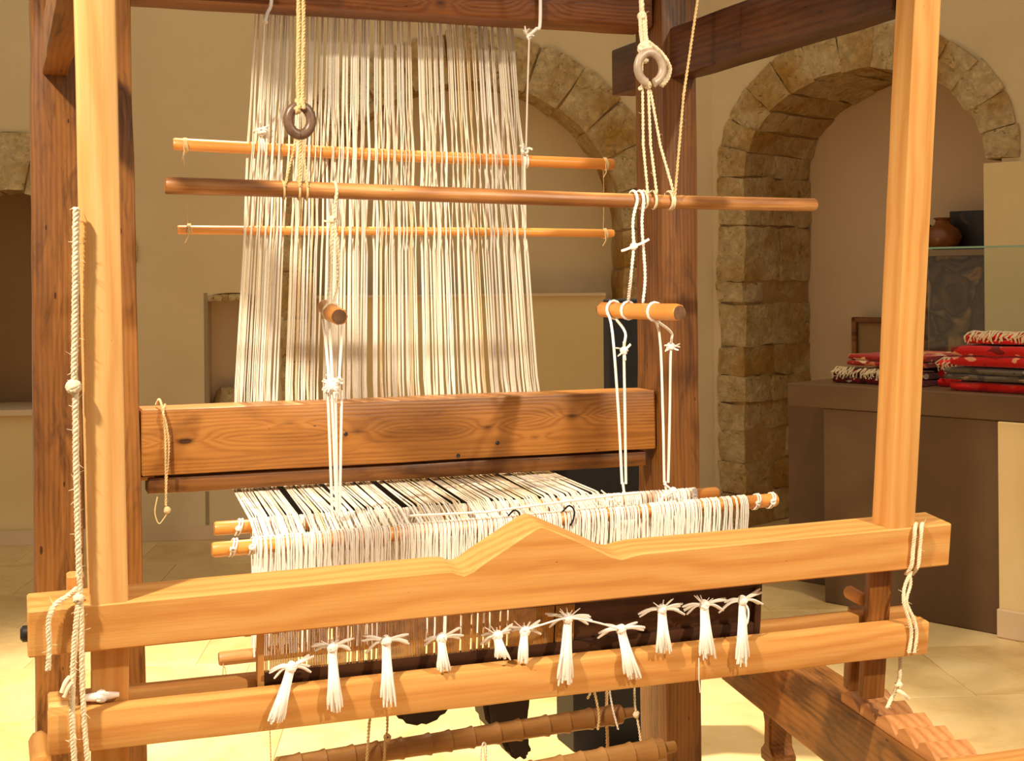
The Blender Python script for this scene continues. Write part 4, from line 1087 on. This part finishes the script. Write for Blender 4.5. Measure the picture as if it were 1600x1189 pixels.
# ------------------------------------------------------------------ tassels along the reed
TAS = [(455, 1042, 430, 1132), (519, 1011, 524, 1115), (603, 1001, 607, 1106), (690, 997, 696, 1050), (777, 993, 788, 1032), (820, 986, 818, 1038),
       (887, 966, 882, 1072), (970, 983, 990, 1062), (1034, 952, 1037, 1022), (1100, 945, 1106, 1031), (1160, 938, 1160, 1042)]
def tassel(i, kx, ky, ex, ey):
    yk = .018; k = BP(kx, ky, yk)
    short = ey - ky < 62
    names = ['leaning tassel nearest the left upright, its strands swept aside', 'second white tassel along the reed from the left upright, flared and long', 'long full white tassel third along from the left upright', 'short white tassel with wide flat ties, fourth from the left upright', 'small stubby white tassel fifth from the left upright', 'tiniest white tassel with upright frizz, sixth from the left upright',
             'longest white tassel below the peaked handle', 'white tassel bent to the side right of the peaked handle', 'white tassel third along the reed from its dark right end', 'white tassel with bushy ties, second along the reed from its dark right end', 'white tassel with a side loop at the right end of the reed']
    t = thing('tassel', BP(ex, ey, -.01), names[i], 'tassel', 'white tassels on the reed')
    mb = MB(); knot_mb(mb, k, .0105, 6, .36); put('knot', mb, COTTON, t, smooth=True)
    mb = MB()
    for s in (-1, 1):
        for q in range(4 if not short else 3):
            dx = s * R.uniform(24, 38) * (.75 if i in (4, 5) else 1); dy = R.uniform(-14, 15) - s * 5
            m_ = BP(kx + dx * .5, ky + dy * .35 - 3, yk + .004)
            mb.tube(smooth_path([k, m_, BP(kx + dx, ky + dy, yk + .012)], 3), [.0026] * 6 + [.0018], 5)
    if i in (1, 4, 5, 6, 8, 9):
        for q in range(5): mb.tube([k, BP(kx + R.uniform(-20, 20), ky - R.uniform(9, 17), yk - .005)], [.0016, .0008], 4)
    put('tie_ends', mb, COTTON, t, smooth=True)
    mb = MB(); n = 26 if not short else 17
    for q in range(n):
        a = R.uniform(0, 6.28); rr = R.random() ** .5; dx = rr * math.cos(a); dy_ = rr * math.sin(a)
        sp = 13 if i not in (5,) else 9
        ln = R.uniform(.84, 1.0); px = kx + (ex - kx) * ln + dx * sp; py = ky + (ey - ky) * ln
        pts = [k + BX * dx * .006, BP(kx + (ex - kx) * .22 + dx * 5.5, ky + (ey - ky) * .22, yk - .006 + dy_ * .004)]
        yb = -.008 if not short else .004
        pts += [BP(kx + (ex - kx) * .55 + dx * 8, ky + (ey - ky) * .55, min(yb, .004) + dy_ * .005 - .004), BP(px, py, yb - .004 + dy_ * .006)]
        mb.tube(smooth_path(pts, 3), [.0026] * 9 + [.0014], 5)
    tag(put('strands', mb, COTTON, t, smooth=True), kind='stuff')
    if i == 10:
        put('loop', MB().tube(smooth_path([k, BP(kx + 9, ky + 14, .008), BP(kx + 8, ky + 34, .004), BP(kx + 2, ky + 40, .004)], 4), .0018, 5), COTTON, t, smooth=True)
for i, q in enumerate(TAS): tassel(i, *q)
rope('tassel_thread', 'slack white thread strung between the longest and the bent tassel', 'thread', lambda mb: mb.tube(smooth_path([BP(820, 985, .012), BP(850, 975, .012), BP(887, 966, .012), BP(930, 972, .012), BP(968, 983, .012)], 4), .0018, 5), COTTON)
rope('tassel_thread', 'single white thread dangling below the lower bar near the right tassels', 'thread', lambda mb: mb.tube([BP(1092, 1028, -.006), BP(1092, 1060, -.006), BP(1094, 1082, -.002)], .0012, 4), COTTON)

# ------------------------------------------------------------------ bamboo treadle bars and their cords below
def bamboo(p0, p1, r, label, nodes):
    t = thing('bamboo_bar', p0.lerp(p1, .5), label, 'bamboo bar', 'bamboo bars'); ax = (p1 - p0).normalized(); ay = Z.cross(ax).normalized(); az = ax.cross(ay); ln = (p1 - p0).length
    mb = MB(); secs = []; xs = [(0, r * .8), (.004, r)]
    for k in range(1, nodes):
        x = ln * (k + R.uniform(-.15, .15)) / nodes
        xs += [(x - .012, r * 1.0), (x - .003, r * 1.10), (x, r * 1.12), (x + .002, r * .97), (x + .02, r * .98)]
    xs += [(ln - .06, r), (ln - .035, r * .98), (ln - .028, r * .55), (ln, r * .5)]
    for x, q in xs: secs.append([Vector((x, q * math.cos(6.2832 * k / 16), q * math.sin(6.2832 * k / 16))) for k in range(16)])
    put('culm', mb.loft(secs), BAMBOO, t, frame_of(p0, ax, ay, az), True, 40); return t
TBB = -.30
bamboo(LP(430, 1200, TBB), LP(992, 1112, TBB), .0215, 'jointed bamboo bar slung on cords below the batten, the upper one', 15)
bamboo(LP(800, 1213, TBB - .12), LP(1054, 1166, TBB - .12), .0235, 'jointed bamboo bar lowest below the batten', 7)
def cord(label, pts, r=.0028, mat=ROPEW, b=TBB - .03, kn=()):
    def bb(mb):
        mb.twist(smooth_path([LP(x, y, b) for x, y in pts], 4), r, 2, .014, 5)
        for x, y in kn: knot_mb(mb, LP(x, y, b), .009, 4, .34)
    rope('treadle_cord', label, 'cord', bb, mat, 'treadle cords')
cord('brown cord bent over the upper bamboo bar at its left', [(583, 1100), (577, 1130), (575, 1160), (572, 1200)], .0034, BAMBOO and JUTE)
cord('tan knotted cord round the upper bamboo bar beside the bent cord', [(605, 1095), (605, 1140), (602, 1155), (600, 1200)], .003, JUTE, kn=((605, 1152),))
cord('thin dark cord below the leaning tassel', [(421, 1120), (422, 1150), (424, 1215)], .0014, JUTE)
cord('thin pale loop under the middle of the upper bamboo bar', [(751, 1220), (752, 1172), (757, 1160), (760, 1175), (758, 1220)], .002, COTTON)
cord('tan cord loop with a bow at the right of the upper bamboo bar', [(918, 1092), (926, 1078), (932, 1095), (936, 1120), (934, 1140)], .003, JUTE)
cord('tan strap behind the upper bamboo bar', [(948, 1080), (948, 1110), (950, 1200)], .004, JUTE, TBB + .05)
cord('thin white cord crossing the upper bamboo bar near its tip', [(952, 1078), (958, 1110), (966, 1140)], .0024, COTTON)
cord('white cord tied to the tip of the upper bamboo bar running down', [(991, 1070), (992, 1100), (995, 1120), (1000, 1150), (1006, 1215)], .0028, ROPEW, TBB - .01, kn=((994, 1116),))
cord('two grey threads under the end of the lower heddle stick', [(349, 1036), (347, 1072), (350, 1040), (357, 1074)], .0012, JUTE, HB1 - .01)

# dark wooden pedals under the loom
def pedal(px, py, label, poly, b):
    c = LP(px, py, b); t = thing('wooden_pedal', c, label, 'pedal', 'dark pedals'); put('pedal', prism(poly, -.05, .05, .012, 2), BLACKISH, t, frame_of(c, LX, LY, Z), True, 30)
pedal(652, 1118, 'low dark rounded wooden pedal under the loom', [(-.07, .03), (-.05, 0), (0, -.015), (.05, .0), (.08, .035), (.08, .07), (-.07, .07)], .1)
pedal(785, 1140, 'dark curved wooden pedal hanging upright under the loom', [(-.065, .09), (-.055, .03), (-.02, -.01), (0, -.05), (.03, -.07), (.06, -.06), (.06, -.03), (.045, .0), (.055, .05), (.06, .1)], .1)
